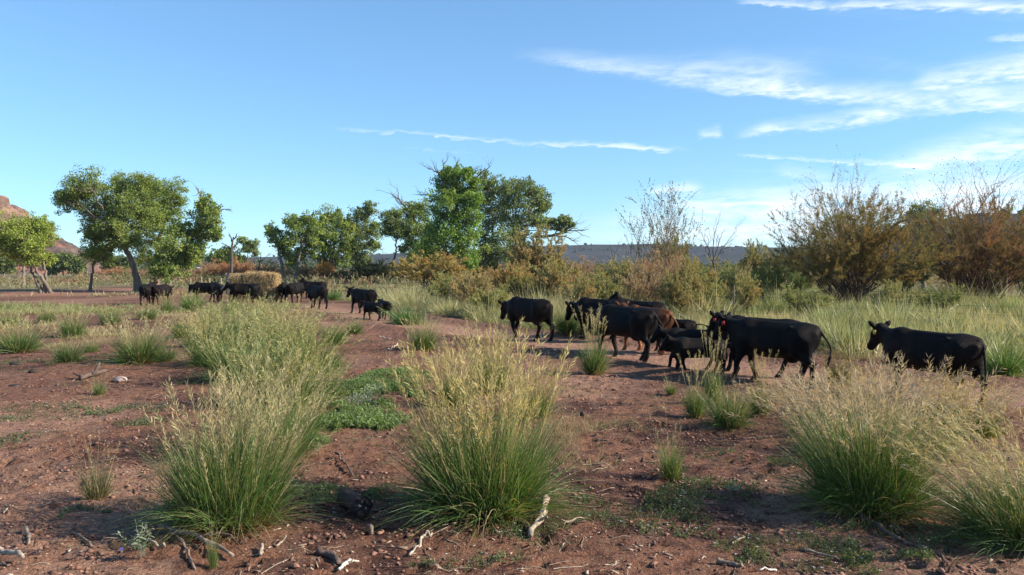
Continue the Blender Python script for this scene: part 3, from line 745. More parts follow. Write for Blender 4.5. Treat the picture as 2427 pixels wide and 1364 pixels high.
meadow('far_pasture', 2300, reg_rect(-110, 20, 60, 150, -0.4, 6, 13), 7, 0.55, 0.025, FG, 'pale olive grass of the far pasture beneath the trees', 204, 0.3, 0.9, rbase=0.5, kk=3)

def herbs(name, patches, per, leaf, hmax, cols, label, seed, flowers=0, dens_noise=0.8, cat='weeds', asp=0.42):
    """low leafy weeds: short stems crowded with small leaves"""
    rng = np.random.default_rng(seed); b = MB(); fl = []
    for (cx, cy_, rx, ry, wgt) in patches:
        ns = int(per * wgt)
        a = rng.uniform(0, 6.283, ns); r_ = np.sqrt(rng.random(ns))
        x = cx + np.cos(a) * r_ * rx; y = cy_ + np.sin(a) * r_ * ry
        kp = (fbm(x / dens_noise, y / dens_noise, 3, seed + 3) > -0.1 - 0.3 * (1 - r_)) & (fbm(x / .15, y / .15, 2, seed + 8) > -.25)
        x, y, r2 = x[kp], y[kp], r_[kp]; ns = len(x)
        if not ns: continue
        z = height(x, y); h = hmax * rng.uniform(0.35, 1, ns) * (1 - 0.5 * r2)
        d = unit(np.stack([rng.normal(0, .45, ns), rng.normal(0, .45, ns), np.ones(ns)], 1))
        base = np.stack([x, y, z], 1)
        P = base[:, None] + d[:, None] * (h[:, None, None] * np.linspace(0, 1, 3)[None, :, None])
        sc_ = np.array(cols[0]) * 0.8
        b.ribbons(P, rnd_dir(rng, ns), np.full((ns, 3), 0.0016), sc_)
        nl = 8; i = np.repeat(np.arange(ns), nl); t = rng.random(ns * nl)
        p = base[i] + d[i] * (h[i] * t)[:, None]
        ld = unit(rnd_dir(rng, ns * nl) + np.array([0, 0, 0.35])); L = leaf * rng.uniform(0.5, 1.3, ns * nl)
        sz = 1 + 0.9 * fbm(x / .45, y / .45, 2, seed + 21)[i]; L = L * np.clip(sz, .45, 1.8)
        tn = (1 + 0.35 * fbm(x / .3, y / .3, 2, seed + 23)[i])[:, None]
        b.leaves(p, ld * L[:, None], unit(np.cross(ld, rnd_dir(rng, ns * nl))), L * asp * .5, lerp(cols[0], cols[1], rng.random(ns * nl)) * tn)
        if flowers: 
            q = rng.random(ns) < flowers; fl.append(base[q] + d[q] * h[q][:, None])
    o = b.build(name, M_leaf, kind='stuff'); tag(o, label, cat)
    if fl and sum(map(len, fl)):
        f = np.concatenate(fl); nf = len(f); fb = MB()
        for ang_ in (0, 2.09, 4.19):
            u = np.stack([np.full(nf, math.cos(ang_)), np.full(nf, math.sin(ang_)), np.full(nf, 0.3)], 1)
            fb.ribbons(np.stack([f - u * 0.004, f + u * 0.006, f + u * 0.013], 1), np.tile(unit(np.array([[-math.sin(ang_), math.cos(ang_), 0.2]])), (nf, 1)), np.tile(np.array([[.002, .006, .003]]), (nf, 1)), (0.62, 0.60, 0.62))
        q = link('flowers', fb.mesh('flowers')); q.data.materials.append(M_leaf); q.parent = o; q['kind'] = 'stuff'
    return o
def pp(px, py, rx, ry, wgt):
    x, y = gd(px, py); return (x, y, rx, ry, wgt)
HG = ([0.115, 0.18, 0.06], [0.19, 0.25, 0.11])
herbs('green_weed_patch', [pp(830, 960, 1.25, 2.6, 1.0), pp(930, 905, 0.8, 1.8, 0.4), pp(800, 1000, 0.9, 0.6, 0.25), pp(700, 1045, 0.5, 0.6, 0.15)], 5200, 0.040, 0.20, HG, 'lush blue-green weed patch between the pale thicket and the tallest golden clump', 301, 0.0, 1.0)
herbs('purple_flower_patch', [pp(845, 962, 0.35, 0.5, 1.0), pp(885, 935, .2, .4, .4)], 160, 0.03, 0.28, ([0.20, 0.22, 0.18], [0.30, 0.31, 0.30]), 'silvery purple-flowered weeds in the middle of the green patch', 302, 0.9, 1.0)
HS = ([0.085, 0.115, 0.055], [0.165, 0.185, 0.10])
herbs('creeping_weeds', [pp(1590, 1225, .85, .55, 1), pp(1660, 1190, .6, .6, .5), pp(1275, 1245, .45, .45, .55), pp(1900, 1295, .75, .4, .9), pp(2030, 1255, .4, .25, .4), pp(1680, 1150, .55, .5, .5), pp(1440, 1215, .4, .3, .3), pp(1350, 1190, .35, .3, .2),
                         pp(860, 1165, .75, .35, .8), pp(1000, 1180, .5, .3, .6), pp(750, 1170, .4, .3, .4), pp(200, 1220, .22, .2, .12), pp(2330, 1290, .6, .3, .4), pp(2150, 1340, .6, .25, .5), pp(1870, 1090, .25, .3, .25), pp(120, 975, 1.1, .8, .9), pp(290, 970, .7, .5, .5), pp(60, 1040, .5, .4, .3), pp(330, 1000, .4, .4, .3), pp(1080, 1340, .35, .12, .15), pp(750, 1330, .2, .1, .08),
                         pp(1440, 1015, .6, .8, .35), pp(1600, 950, .7, 1.0, .3), pp(1700, 1075, .3, .5, .12), pp(280, 855, 1.2, 1.6, 1.2), pp(120, 800, 1.6, 2.5, 1.2), pp(420, 770, 1.6, 3, 1.0), pp(30, 865, .9, 1.2, .6), pp(500, 900, .8, 1.0, .4), pp(80, 775, 1.6, 2, .3), pp(1890, 1330, .5, .2, .3), pp(330, 1300, .25, .15, .15), pp(60, 885, .3, .3, .08), pp(1180, 1230, .35, .2, .25), pp(2230, 1230, .5, .4, .2), pp(1280, 1320, .4, .2, .2)],
      900, 0.020, 0.11, HS, 'low creeping green weeds scattered over the red soil', 303, 0.02, 0.5)
def thin(name, n, label, seed, region, cols, L, hw):
    return meadow(name, n, region, 7, L, hw, cols, label, seed, 0.35, 1.1, kk=3, rbase=0.05)
def reg_near(rng, n):
    x = rng.uniform(-9, 9, n * 4); y = rng.uniform(5.5, 26, n * 4)
    keep = (fbm(x / 1.2, y / 1.2, 3, 55) > 0.12) & (np.abs(x / y) < 0.72) & (track_w(x, y) < 0.2)
    return np.stack([x, y], 1)[keep][:n]
thin('sprouting_grass', 900, 'thin short grass sprouting here and there from the soil', 205, reg_near, (np.array([0.10, 0.13, 0.05]), np.array([0.2, 0.19, 0.09]), STRAW * 0.7, STRAW), 0.14, 0.0018)
def reg_strawy(rng, n):
    c = [gd(1330, 1090), gd(1290, 1030), gd(1370, 1010), gd(1340, 930), gd(2300, 1080), gd(1810, 960)]
    q = rng.integers(0, len(c), n); c = np.array(c)
    return c[q] + rng.normal(0, 0.33, (n, 2))
thin('dry_stalks', 330, 'fine dry grass stalks lying over the soil beside the tallest clump', 206, reg_strawy, (STRAW * 0.5, STRAW * 0.8, STRAW * 0.8, STRAW), 0.28, 0.0016)

# ================================================================ CATTLE
def rc(p, a, b, r1, r2):
    """signed distance to a round cone"""
    a = np.array(a, float); b = np.array(b, float)
    ba = b - a; l2 = ba @ ba; rr = r1 - r2; a2 = l2 - rr * rr; il2 = 1 / l2
    pa = p - a; y = pa @ ba; z = y - l2
    x2 = ((pa * l2 - y[..., None] * ba) ** 2).sum(-1); y2 = y * y * l2; z2 = z * z * l2
    k = np.sign(rr) * rr * rr * x2
    d = (np.sqrt(np.maximum(x2 * a2 * il2, 0)) + y * rr) * il2 - r1
    m1 = np.sign(z) * a2 * z2 > k; m2 = np.sign(y) * a2 * y2 < k
    d = np.where(m2, np.sqrt(x2 + y2) * il2 - r1, d)
    return np.where(m1, np.sqrt(x2 + z2) * il2 - r2, d)
def ell(p, c, r):
    q = (p - np.array(c)) / np.array(r); k = np.linalg.norm(q, axis=-1); k2 = np.linalg.norm(q / np.array(r), axis=-1) + 1e-9
    return k * (k - 1) / k2
def smin(a, b, k):
    h = np.clip(0.5 + 0.5 * (b - a) / k, 0, 1); return b * (1 - h) + a * h - k * h * (1 - h)
def surface_nets(fn, lo, hi, v):
    xs = [np.arange(lo[i], hi[i] + v, v) for i in range(3)]
    G = np.stack(np.meshgrid(*xs, indexing='ij'), -1); D = fn(G)
    S = D < 0; n = [len(a) - 1 for a in xs]
    corner = [(i, j, k) for i in (0, 1) for j in (0, 1) for k in (0, 1)]
    sl = lambda A, c: A[c[0]:c[0] + n[0], c[1]:c[1] + n[1], c[2]:c[2] + n[2]]
    acc = np.zeros((*n, 3)); cnt = np.zeros(n)
    for ai, c0 in enumerate(corner):
        for c1 in corner[ai + 1:]:
            if sum(abs(a - b) for a, b in zip(c0, c1)) != 1: continue
            d0, d1 = sl(D, c0), sl(D, c1); m_ = (d0 < 0) != (d1 < 0)
            t = np.where(m_, d0 / np.where(m_, d0 - d1, 1), 0)[..., None]
            acc += np.where(m_[..., None], np.array(c0) * (1 - t) + np.array(c1) * t, 0); cnt += m_
    act = cnt > 0; idx = -np.ones(n, int); idx[act] = np.arange(act.sum())
    ijk = np.stack(np.nonzero(act), 1)
    V = (ijk + acc[act] / cnt[act][:, None]) * v + np.array(lo)
    Q = []
    for ax in range(3):
        o1, o2 = [(1, 2), (2, 0), (0, 1)][ax]
        s0 = np.take(S, range(n[ax]), ax); s1 = np.take(S, range(1, n[ax] + 1), ax); m_ = s0 != s1
        pos = np.stack(np.nonzero(m_), 1); fl = s0[m_]
        ok = (pos[:, o1] > 0) & (pos[:, o2] > 0) & (pos[:, o1] < n[o1]) & (pos[:, o2] < n[o2]); pos = pos[ok]; fl = fl[ok]
        def g(a, b):
            q = pos.copy(); q[:, o1] -= a; q[:, o2] -= b; return idx[q[:, 0], q[:, 1], q[:, 2]]
        q = np.stack([g(1, 1), g(0, 1), g(0, 0), g(1, 0)], 1)
        q[~fl] = q[~fl][:, ::-1]; Q.append(q)
    return V, np.concatenate(Q)

def hide_mat(name, c):
    m, nt = new_mat(name); k = N(nt)
    tcn = k.n('ShaderNodeTexCoord').outputs['Object']
    a = k.n('ShaderNodeAttribute', attribute_name='Col').outputs['Color']; oi = k.n('ShaderNodeObjectInfo').outputs['Color']
    mp = k.n('ShaderNodeMapping', {0: tcn}); mp.inputs['Scale'].default_value = (1, 1, 0.35)
    nz = k.noise(tcn, 5, 5, 0.6); f = k.m('MULTIPLY_ADD', nz, 0.9, 0.55)
    cc = k.mix(1.0, k.mix(1.0, a, oi, 'MULTIPLY'), k.n('ShaderNodeCombineColor', {0: f, 1: f, 2: f}).outputs[0], 'MULTIPLY')
    b = k.n('ShaderNodeBump', {'Strength': 0.8, 'Distance': 0.02, 'Height': k.noise(mp.outputs[0], 55, 4, 0.65)})
    p = k.n('ShaderNodeBsdfPrincipled', {'Base Color': cc, 'Roughness': 0.62, 'Specular IOR Level': 0.10, 'Normal': b.outputs[0]})
    k.n('ShaderNodeOutputMaterial', {0: p}); return m
M_hide = hide_mat('cattle_hide', None)
M_dark = solid_mat('horn_and_hoof', base=(0.02, 0.017, 0.015), rough=0.45, attr=False, nscale=20, bump=0.1)
M_eye = solid_mat('eye', base=(0.01, 0.008, 0.006), rough=0.08, spec=0.6, attr=False, bump=0)
M_tagr = solid_mat('red_ear_tag', base=(0.42, 0.03, 0.02), rough=0.5, attr=False, bump=0)
M_tagy = solid_mat('yellow_ear_tag', base=(0.50, 0.40, 0.05), rough=0.5, attr=False, bump=0)

def cow_proto(head='walk', gait=(0.16, -0.14, -0.18, 0.15), tail='hang', calf=False, yaw=0.0, thin=0.0, udder=True, etag=None):
    """facing +x, hooves on z=0, withers near 1.35 m"""
    sy = 1.2
    poll, muz = {'walk': ((1.04, 0, 1.27), (1.32, 0, 0.91)), 'low': ((1.06, 0, 1.06), (1.24, 0, 0.62)), 'up': ((0.92, 0, 1.46), (1.28, 0, 1.22)), 'graze': ((1.12, 0, 0.62), (1.30, 0, 0.18))}[head]
    cyaw, syaw = math.cos(yaw), math.sin(yaw)
    def yw(p):
        dx_, dy_ = p[0] - 0.6, p[1]; return (0.6 + dx_ * cyaw - dy_ * syaw, dx_ * syaw + dy_ * cyaw, p[2])
    pv = np.array(poll); mv = np.array(muz); hd = (mv - pv) / np.linalg.norm(mv - pv)
    upv = np.array([-hd[2], 0, hd[0]]); upv = upv if upv[2] > 0 else -upv
    P_ = lambda along, up, lat=0: yw(tuple(pv + hd * along + upv * up + np.array([0, lat, 0])))
    hoofs = []; LB = 0.82 if calf else 1.0; g = 0.0
    def fn(G):
        q = G * np.array([1, sy, 1])
        d = rc(q, (-0.62, 0, 0.95), (0.42, 0, 0.93), 0.325, 0.345)
        if not calf: d = smin(d, ell(G, (-0.08, 0, 0.84), (0.62, 0.335 - thin * .04, 0.28)), 0.10)
        d = smin(d, ell(G, (-0.70, 0, 1.02), (0.34, 0.27, 0.29)), 0.08)
        d = smin(d, rc(q, (-0.90, 0, 1.18), (0.46, 0, 1.23), 0.085, 0.105), 0.10)
        d = smin(d, ell(G, (0.52, 0, 0.98), (0.30, 0.265, 0.38)), 0.09)
        d = smin(d, rc(q, (0.62, 0, 0.80), (0.80, 0, 0.70), 0.24, 0.13), 0.09)
        for s in (-1, 1):
            d = smin(d, rc(G, (-0.50, s * .22, 1.215), (-0.45, s * .20, 1.17), 0.052, 0.05), 0.045)
            d = smin(d, rc(G, (-0.98, s * .11, 1.10), (-0.92, s * .12, 1.05), 0.05, 0.07), 0.06)
        d = smin(d, rc(G, (-0.97, 0, 1.20), (-1.03, 0, 1.13), 0.06, 0.04), 0.05)
        # neck and head
        nq = G
        d = smin(d, rc(nq, (0.56, 0, 1.06), yw((pv[0] - 0.07, 0, pv[2] - 0.04)), 0.23, 0.115), 0.09)
        d = smin(d, rc(nq, (0.66, 0, 0.88), yw((pv[0] - 0.06, 0, pv[2] - 0.15)), 0.15, 0.06), 0.08)
        d = smin(d, rc(nq, P_(-0.02, 0.0), P_(0.14, 0.0), 0.130, 0.120), 0.05)
        d = smin(d, rc(nq, P_(0.10, 0.0), P_(0.40, -0.02), 0.100, 0.078), 0.05)
        d = smin(d, rc(nq, P_(0.06, -0.10), P_(0.37, -0.06), 0.090, 0.058), 0.04)
        d = smin(d, ell(G, P_(0.43, -0.03), (0.088, 0.090, 0.082)), 0.03)
        for s in (-1, 1):
            d = smin(d, rc(nq, P_(0.13, 0.055, s * .075), P_(0.17, 0.05, s * .08), 0.034, 0.03), 0.03)
            # ears
            e0 = np.array(P_(0.00, 0.04, s * .09)); e1 = np.array(P_(-0.06, 0.07, s * .20)) + np.array([0, 0, .03]); e2 = np.array(P_(-0.08, 0.09, s * .27)) + np.array([0, 0, .06])
            d = smin(d, np.minimum(rc(nq, e0, e1, 0.026, 0.055), rc(nq, e1, e2, 0.055, 0.018)), 0.02)
        # legs
        for li, (s, front) in enumerate(((1, 1), (-1, 1), (1, 0), (-1, 0))):
            gq = gait[li]
            if front:
                hx_ = 0.56 + gq; kx = 0.56 + gq * 0.55 + 0.03; lift = 0.0
                d = smin(d, rc(G, (0.50, s * .17, 0.92), (0.54 + gq * .15, s * .175, 0.62), 0.16, 0.085), 0.07)
                d = smin(d, rc(G, (0.54 + gq * .15, s * .175, 0.64), (kx, s * .155, 0.40), 0.085, 0.056), 0.04)
                d = smin(d, rc(G, (kx, s * .155, 0.41), (hx_ - 0.01, s * .15, 0.14), 0.060, 0.048), 0.03)
                d = smin(d, rc(G, (hx_ - 0.01, s * .15, 0.14), (hx_ + 0.03, s * .15, 0.06), 0.052, 0.056), 0.02)
            else:
                hx_ = -0.74 + gq; kx = -0.84 + gq * 0.7
                d = smin(d, rc(G, (-0.66, s * .15, 1.00), (-0.58 + gq * .25, s * .185, 0.72), 0.22, 0.125), 0.08)
                d = smin(d, rc(G, (-0.80, s * .13, 0.92), (-0.78 + gq * .5, s * .155, 0.62), 0.15, 0.075), 0.07)
                d = smin(d, rc(G, (-0.58 + gq * .25, s * .185, 0.72), (kx, s * .155, 0.47), 0.115, 0.060), 0.05)
                d = smin(d, rc(G, (kx - 0.01, s * .155, 0.49), (hx_ - 0.03, s * .145, 0.15), 0.062, 0.050), 0.03)
                d = smin(d, rc(G, (hx_ - 0.03, s * .145, 0.15), (hx_ + 0.03, s * .145, 0.06), 0.054, 0.058), 0.02)
        d = -smin(-d, np.minimum(ell(G, (-0.36, 0.40, 1.03), (0.16, 0.13, 0.11)), ell(G, (-0.36, -0.40, 1.03), (0.16, 0.13, 0.11))) + 0.0, 0.05)
        d = d + 0.006 * np.sin(G[..., 0] * 62 + G[..., 2] * 8) * sstep(G[..., 0], -.45, -.25) * (1 - sstep(G[..., 0], .2, .4)) * sstep(G[..., 2], .7, .85) * (1 - sstep(G[..., 2], 1.05, 1.2))
        if udder and not calf: d = smin(d, ell(G, (-0.46, 0, 0.60), (0.17, 0.13, 0.13)), 0.06)
        return d
    V, Q = surface_nets(fn, (-1.25, -0.62, 0.0), (1.75, 0.62, 1.75), 0.033)
    if calf:
        V = V.copy()
    root = empty('calf' if calf else 'cow')
    n = fbm(V[:, 0] * 4, V[:, 2] * 4 + V[:, 1] * 3, 3, 7)
    C = lerp([0.0045, 0.0036, 0.0038], [0.0150, 0.0085, 0.0062], sstep(n, -0.1, 0.6)); C = lerp(C, [0.035, 0.022, 0.016], 0.6 * (1 - sstep(V[:, 2], 0.05, 0.45)))
    mb = MB(); mb.add(V, Q, None, C); mb.build('body', M_hide, root, smooth=True)
    # hooves: short split cones, wider below
    for li, (s, front) in enumerate(((1, 1), (-1, 1), (1, 0), (-1, 0))):
        hx_ = (0.56 if front else -0.74) + gait[li]; yv = s * (.15 if front else .145)
        hb = MB()
        for t in (-1, 1):
            c0 = np.array([hx_ + 0.035, yv + t * 0.026, 0.075]); c1 = np.array([hx_ + 0.07, yv + t * 0.028, 0.0])
            a = np.linspace(0, 2 * np.pi, 9)[:-1]
            top = c0 + np.stack([np.cos(a) * .048, np.sin(a) * .026, 0 * a], 1); bot = c1 + np.stack([np.cos(a) * .062, np.sin(a) * .030, 0 * a], 1)
            hb.add(np.concatenate([top, bot]), [(i, i + 8, (i + 1) % 8 + 8, (i + 1) % 8) for i in range(8)], [(0, i, i + 1) for i in range(1, 7)] + [(8, 8 + i + 1, 8 + i) for i in range(1, 7)], (0.02, 0.02, 0.02))
        hb.build('hoof', M_dark, root, smooth=True)
    for s in (-1, 1):
        a = np.linspace(0, 2 * np.pi, 9)[:-1]; eb = MB(); c = np.array(P_(0.165, 0.045, s * .098))
        rings = [c + np.array([0.020 * math.sin(f) * math.cos(b_), s * 0.016 * math.cos(f), 0.020 * math.sin(f) * math.sin(b_)]) for f in (0.3, 0.9, 1.5) for b_ in a]
        eb.add([c + np.array([0, s * .016, 0])] + rings, [(1 + r_ * 8 + i, 1 + r_ * 8 + (i + 1) % 8, 9 + r_ * 8 + (i + 1) % 8, 9 + r_ * 8 + i) for r_ in (0, 1) for i in range(8)], [(0, 1 + i, 1 + (i + 1) % 8) for i in range(8)], (0, 0, 0))
        eb.build('eye', M_eye, root, smooth=True)
    # tail with its brush
    tb = MB(); K = 12; t = np.linspace(0, 1, K)
    pts = {'hang': np.stack([-1.03 - 0.07 * np.sin(t * 2.2) , 0.03 * np.sin(t * 3), 1.15 - 0.82 * t], 1),
           'side': np.stack([-1.03 - 0.16 * np.sin(t * 2.6), 0.10 * t - 0.22 * np.sin(t * 2.4), 1.15 - 0.70 * t], 1),
           'flick': np.stack([-1.03 - 0.55 * t, -0.06 * t, 1.14 + 0.05 * np.sin(t * 3.0) - 0.10 * t], 1),
           'out': np.stack([-1.03 - 0.06 * t, -0.62 * t, 1.15 - 0.12 * t + .06 * np.sin(t * 3)], 1)}[tail]
    r = np.interp(t, [0, 0.1, 0.65, 0.78, 0.92, 1], [0.040, 0.024, 0.015, 0.032, 0.038, 0.008])
    tb.tubes(pts[None], r[None], (0.013, 0.011, 0.010), 7, True)
    rg = np.random.default_rng(3); nh = 70; b0 = pts[-4] + rg.normal(0, .012, (nh, 3)); dirn = unit(pts[-1] - pts[-4])
    hd2 = unit(dirn + rg.normal(0, .16, (nh, 3)) + np.array([0, 0, -0.25])); LL = rg.uniform(.12, .26, (nh, 1))
    tb.ribbons(np.stack([b0, b0 + hd2 * LL * .5, b0 + hd2 * LL + np.array([0, 0, -.03])], 1), rnd_dir(rg, nh), np.tile([[.005, .005, .001]], (nh, 1)), (0.014, 0.012, 0.012))
    tb.build('tail', M_hide, root, smooth=True)
    if etag is not None:
        e1 = np.array(P_(-0.06, -0.03, etag[1] * .185)); g_ = MB(); g_.box(e1 + np.array([0, etag[1] * .02, -0.065]), (0.062, 0.010, 0.085), (1, 1, 1), rz=yaw + 0.2)
        g_.build('ear_tag', etag[0], root)
    return root
G1 = (0.17, -0.15, -0.16, 0.20); G2 = (-0.14, 0.18, 0.17, -0.20); G3 = (0.04, -0.05, -0.03, 0.06)
cows = {
 'walkA': cow_proto('walk', G1, 'side'), 'redA': cow_proto('walk', G1, 'side', etag=(M_tagr, 1)), 'redB': cow_proto('walk', G2, 'hang', yaw=-0.25, etag=(M_tagr, 1)), 'walkB': cow_proto('low', G2, 'hang', thin=1), 'up': cow_proto('up', G3, 'hang', yaw=0.7),
 'lowA': cow_proto('low', G1, 'side', etag=(M_tagr, 1)),
 'tagy': cow_proto('walk', G2, 'hang', yaw=-0.25, etag=(M_tagy, 1)), 'out': cow_proto('low', G3, 'out'), 'calfA': cow_proto('walk', G2, 'flick', calf=True, udder=False), 'calfB': cow_proto('walk', G1, 'hang', calf=True, udder=False),
}
cused = set()
HERD = 'black cattle walking along the red track'
FARH = 'black cattle gathered round the hay'
BLK = (1, 1, 1)
# px of body centre, photo row of the hooves, heading (deg, 180 = to the left, 90 = away), pose, scale, tint, label
herd = [
 (352, 723, 97, 'walkA', 1.0, BLK, FARH, 'cow seen from behind, left one of the pair beside the big left cottonwood'),
 (383, 722, 84, 'out', 1.0, BLK, FARH, 'cow seen from behind, tail stuck out to the right, beside the big left cottonwood'),
 (484, 713, 168, 'walkB', 1.0, BLK, FARH, 'cow with lowered head facing left, behind the bright green clump'),
 (516, 716, 118, 'walkA', 1.0, BLK, FARH, 'cow seen rump first between the bright green clump and the glare-faced cow'),
 (578, 719, 186, 'walkA', 0.98, BLK, FARH, 'cow at the left end of the hay, pale grey face painted for sun glare'),
 (618, 716, 172, 'walkB', 0.98, BLK, FARH, 'cow side-on right in front of the hay'),
 (672, 716, 104, 'walkB', 1.02, BLK, FARH, 'cow rump just right of the hay, left one of two'),
 (700, 717, 78, 'out', 1.0, BLK, FARH, 'cow rump second right of the hay, half hidden by its neighbour'),
 (745, 708, 165, 'up', 1.0, BLK, FARH, 'cow with raised head looking left above the cow walking away'),
 (752, 730, 128, 'walkB', 1.0, BLK, HERD, 'cow walking away at the head of the red track, tail hanging to the right'),
 (860, 742, 140, 'walkA', 1.0, BLK, HERD, 'lone broadside cow on the far track with two calves at its flank'),
 (882, 757, 140, 'calfB', 0.66, BLK, HERD, 'calf in front of the lone far cow, nearer of the pair'),
 (911, 754, 118, 'calfA', 0.66, BLK, HERD, 'calf at the rump of the lone far cow, right one of the pair'),
 (1250, 802, 132, 'walkB', 1.04, (1.15, 1.0, 0.95), HERD, 'bony cow walking alone ahead of the nearer herd, left of the leaning reeds'),
 (1418, 806, 142, 'walkB', 1.06, BLK, HERD, 'cow with lowered head just behind the large cow, its muzzle furthest left'),
 (1478, 848, 128, 'lowA', 1.08, BLK, HERD, 'large cow in front of its group, red ear tag, lit hind leg'),
 (1515, 800, 138, 'up', 1.0, BLK, HERD, 'cow at the back of the group whose spine shows above the brown one'),
 (1530, 832, 122, 'walkA', 1.0, (13.0, 7.2, 3.6), HERD, 'reddish-brown cow hidden between the black cows, only its rump and ears lit'),
 (1592, 834, 140, 'calfA', 0.76, (1.4, 1.2, 1.15), HERD, 'calf behind the brown cow, tail flicked straight out to the right'),
 (1640, 874, 172, 'calfB', 0.76, BLK, HERD, 'upper of two calves between the large cow and the pair with red tags'),
 (1652, 890, 172, 'calfA', 0.62, BLK, HERD, 'smallest calf, nearest to the camera, in front of the upper calf'),
 (1796, 886, 143, 'redB', 1.0, BLK, HERD, 'far cow of the red-tagged pair, both ears pricked above its neck'),
 (1826, 908, 137, 'redA', 1.0, BLK, HERD, 'near cow of the red-tagged pair, with a lit streak along its back'),
 (2195, 946, 122, 'tagy', 1.0, BLK, HERD, 'rightmost cow, yellow ear tag, body crossed by drooping plumes'),
]
cow_xy = []
for (px, py, hd_, pose, s, tint, grp, lb) in herd:
    pr = cows[pose]; o = pr if pose not in cused else copy_tree(pr); cused.add(pose)
    x, y = gd(px, py); o.location = (x, y, gz(x, y) * 0.5 - 0.015); cow_xy.append((x, y))
    o.rotation_euler = (0, 0, R(hd_)); s *= 0.94 * (1 + 0.03 * math.sin(px * 1.7)); tint = tuple(t_ * k_ for t_, k_ in zip(tint, ((1.0, 1.0, 1.0), (1.15, 1.05, 1.0), (0.8, 0.85, 0.9), (1.3, 1.1, 1.05))[int(px) % 4])) if tint == BLK else tint; o.scale = (s, s, s)
    isc = 'calf' in pose; o.name = 'calf' if isc else 'cow'
    for c in o.children: c.color = (*tint, 1)
    tag(o, lb, 'calf' if isc else 'cow', grp)
    if 'pale grey face' in lb:
        fb = MB(); 
        pv = np.array((1.10, 0, 1.20)); mv = np.array((1.47, 0, 0.90)); hdv = unit(mv - pv); up_ = np.array([-hdv[2], 0, hdv[0]])
        K = 7; nn = 9
        g_ = [[pv + hdv * (0.02 + 0.42 * a / (K - 1)) + up_ * (0.112 - 0.036 * a / (K - 1)) * math.cos(b_) + np.array([0, 1, 0]) * (0.118 - 0.042 * a / (K - 1)) * math.sin(b_) for b_ in np.linspace(-1.35, 1.35, nn)] for a in range(K)]
        fb.add(np.array(g_).reshape(-1, 3) , [(a * nn + b_, a * nn + b_ + 1, (a + 1) * nn + b_ + 1, (a + 1) * nn + b_) for a in range(K - 1) for b_ in range(nn - 1)], None, (0.30, 0.32, 0.35))
        fb.build('face', M_hide, o, smooth=True)  # grey shell on the head: sun glare put into its colour

# ================================================================ HAY
def straw(mb, rng, n, p, d, L, hw, c0, c1):
    P = np.stack([p, p + d * L[:, None] * .5, p + d * L[:, None] + np.array([0, 0, -.04])], 1)
    mb.ribbons(P, unit(np.cross(d, rnd_dir(rng, n))), hw * np.array([[.8, 1, .4]]) * np.ones((n, 1)), lerp(c0, c1, rng.random(n))[:, None] * np.ones((1, 3, 1)))
M_hay = solid_mat('packed_hay', rough=0.95, spec=0.1, nscale=5, amt=0.45, bump=0.9, bscale=16, bdist=0.08, stretch=(1, 1, 0.35))
def bale(root, cx, cy_, cz, sx, sy_, sz, seed, name='bale'):
    rng = np.random.default_rng(seed); mb = MB(); n = 12
    # a rounded, slumped block
    V = []; Q = []
    gv = np.linspace(-1, 1, n)
    for ax in range(3):
        for s in (-1, 1):
            A, B = np.meshgrid(gv, gv); p = np.zeros((n, n, 3)); p[..., ax] = s; p[..., (ax + 1) % 3] = A; p[..., (ax + 2) % 3] = B * s
            V.append(p.reshape(-1, 3)); o = (len(V) - 1) * n * n
            i = (np.arange(n - 1)[:, None] * n + np.arange(n - 1)[None]).ravel() + o
            Q.append(np.stack([i, i + 1, i + 1 + n, i + n], 1))
    V = np.concatenate(V); V = V / (np.sum(np.abs(V) ** 16, 1, keepdims=True) ** (1 / 16))
    nz = fbm(V[:, 0] * 2.3 + V[:, 1] * 1.7 + seed, V[:, 2] * 2.1 - V[:, 1], 3, seed)[:, None]
    V = V * np.array([sx, sy_, sz]) / 2 * (1 + 0.045 * nz) + np.array([cx, cy_, cz])
    mb.add(V, np.concatenate(Q), None, lerp([0.24, 0.165, 0.09], [0.46, 0.34, 0.18], sstep(nz[:, 0], -.4, .4)))  # colour follows the bulges: shade painted darker into the hollows
    b = mb.build(name, M_hay, root, smooth=True)
    st = MB(); m_ = 2200; f = rng.integers(0, 4, m_)
    q = rng.uniform(-.5, .5, (m_, 3)) * np.array([sx, sy_, sz])
    q[f == 0, 1] = -sy_ / 2; q[f == 1, 0] = sx / 2; q[f == 2, 2] = sz / 2; q[f == 3, 1] = -sy_ / 2
    q = q * 1.02 + np.array([cx, cy_, cz])
    nrm = np.zeros((m_, 3)); nrm[f == 0, 1] = -1; nrm[f == 1, 0] = 1; nrm[f == 2, 2] = 1; nrm[f == 3, 1] = -1
    d = unit(nrm * 0.35 + rng.normal(0, .5, (m_, 3)) + np.array([0, 0, -0.9]) * (f != 2)[:, None])
    straw(st, rng, m_, q, d, rng.uniform(.10, .24, m_), 0.010, [0.34, 0.235, 0.12], [0.60, 0.47, 0.27])
    s_ = st.build('straw', M_plume, b, kind='stuff')
hx0, hy0 = gd(605, 716)
hy_root = empty('hay_stack', (hx0, hy0, 0)); hy_root.scale = (.98, .9, .96); tag(hy_root, 'tall stack of golden hay bales behind the cows, shaggy straw hanging down its right end', 'hay')
bale(hy_root, -0.98, 0, 0.52, 1.15, 1.2, 1.05, 1); bale(hy_root, 0.20, 0.05, 0.55, 1.25, 1.3, 1.10, 2); bale(hy_root, 1.10, -0.05, 0.54, 0.80, 1.25, 1.08, 3)
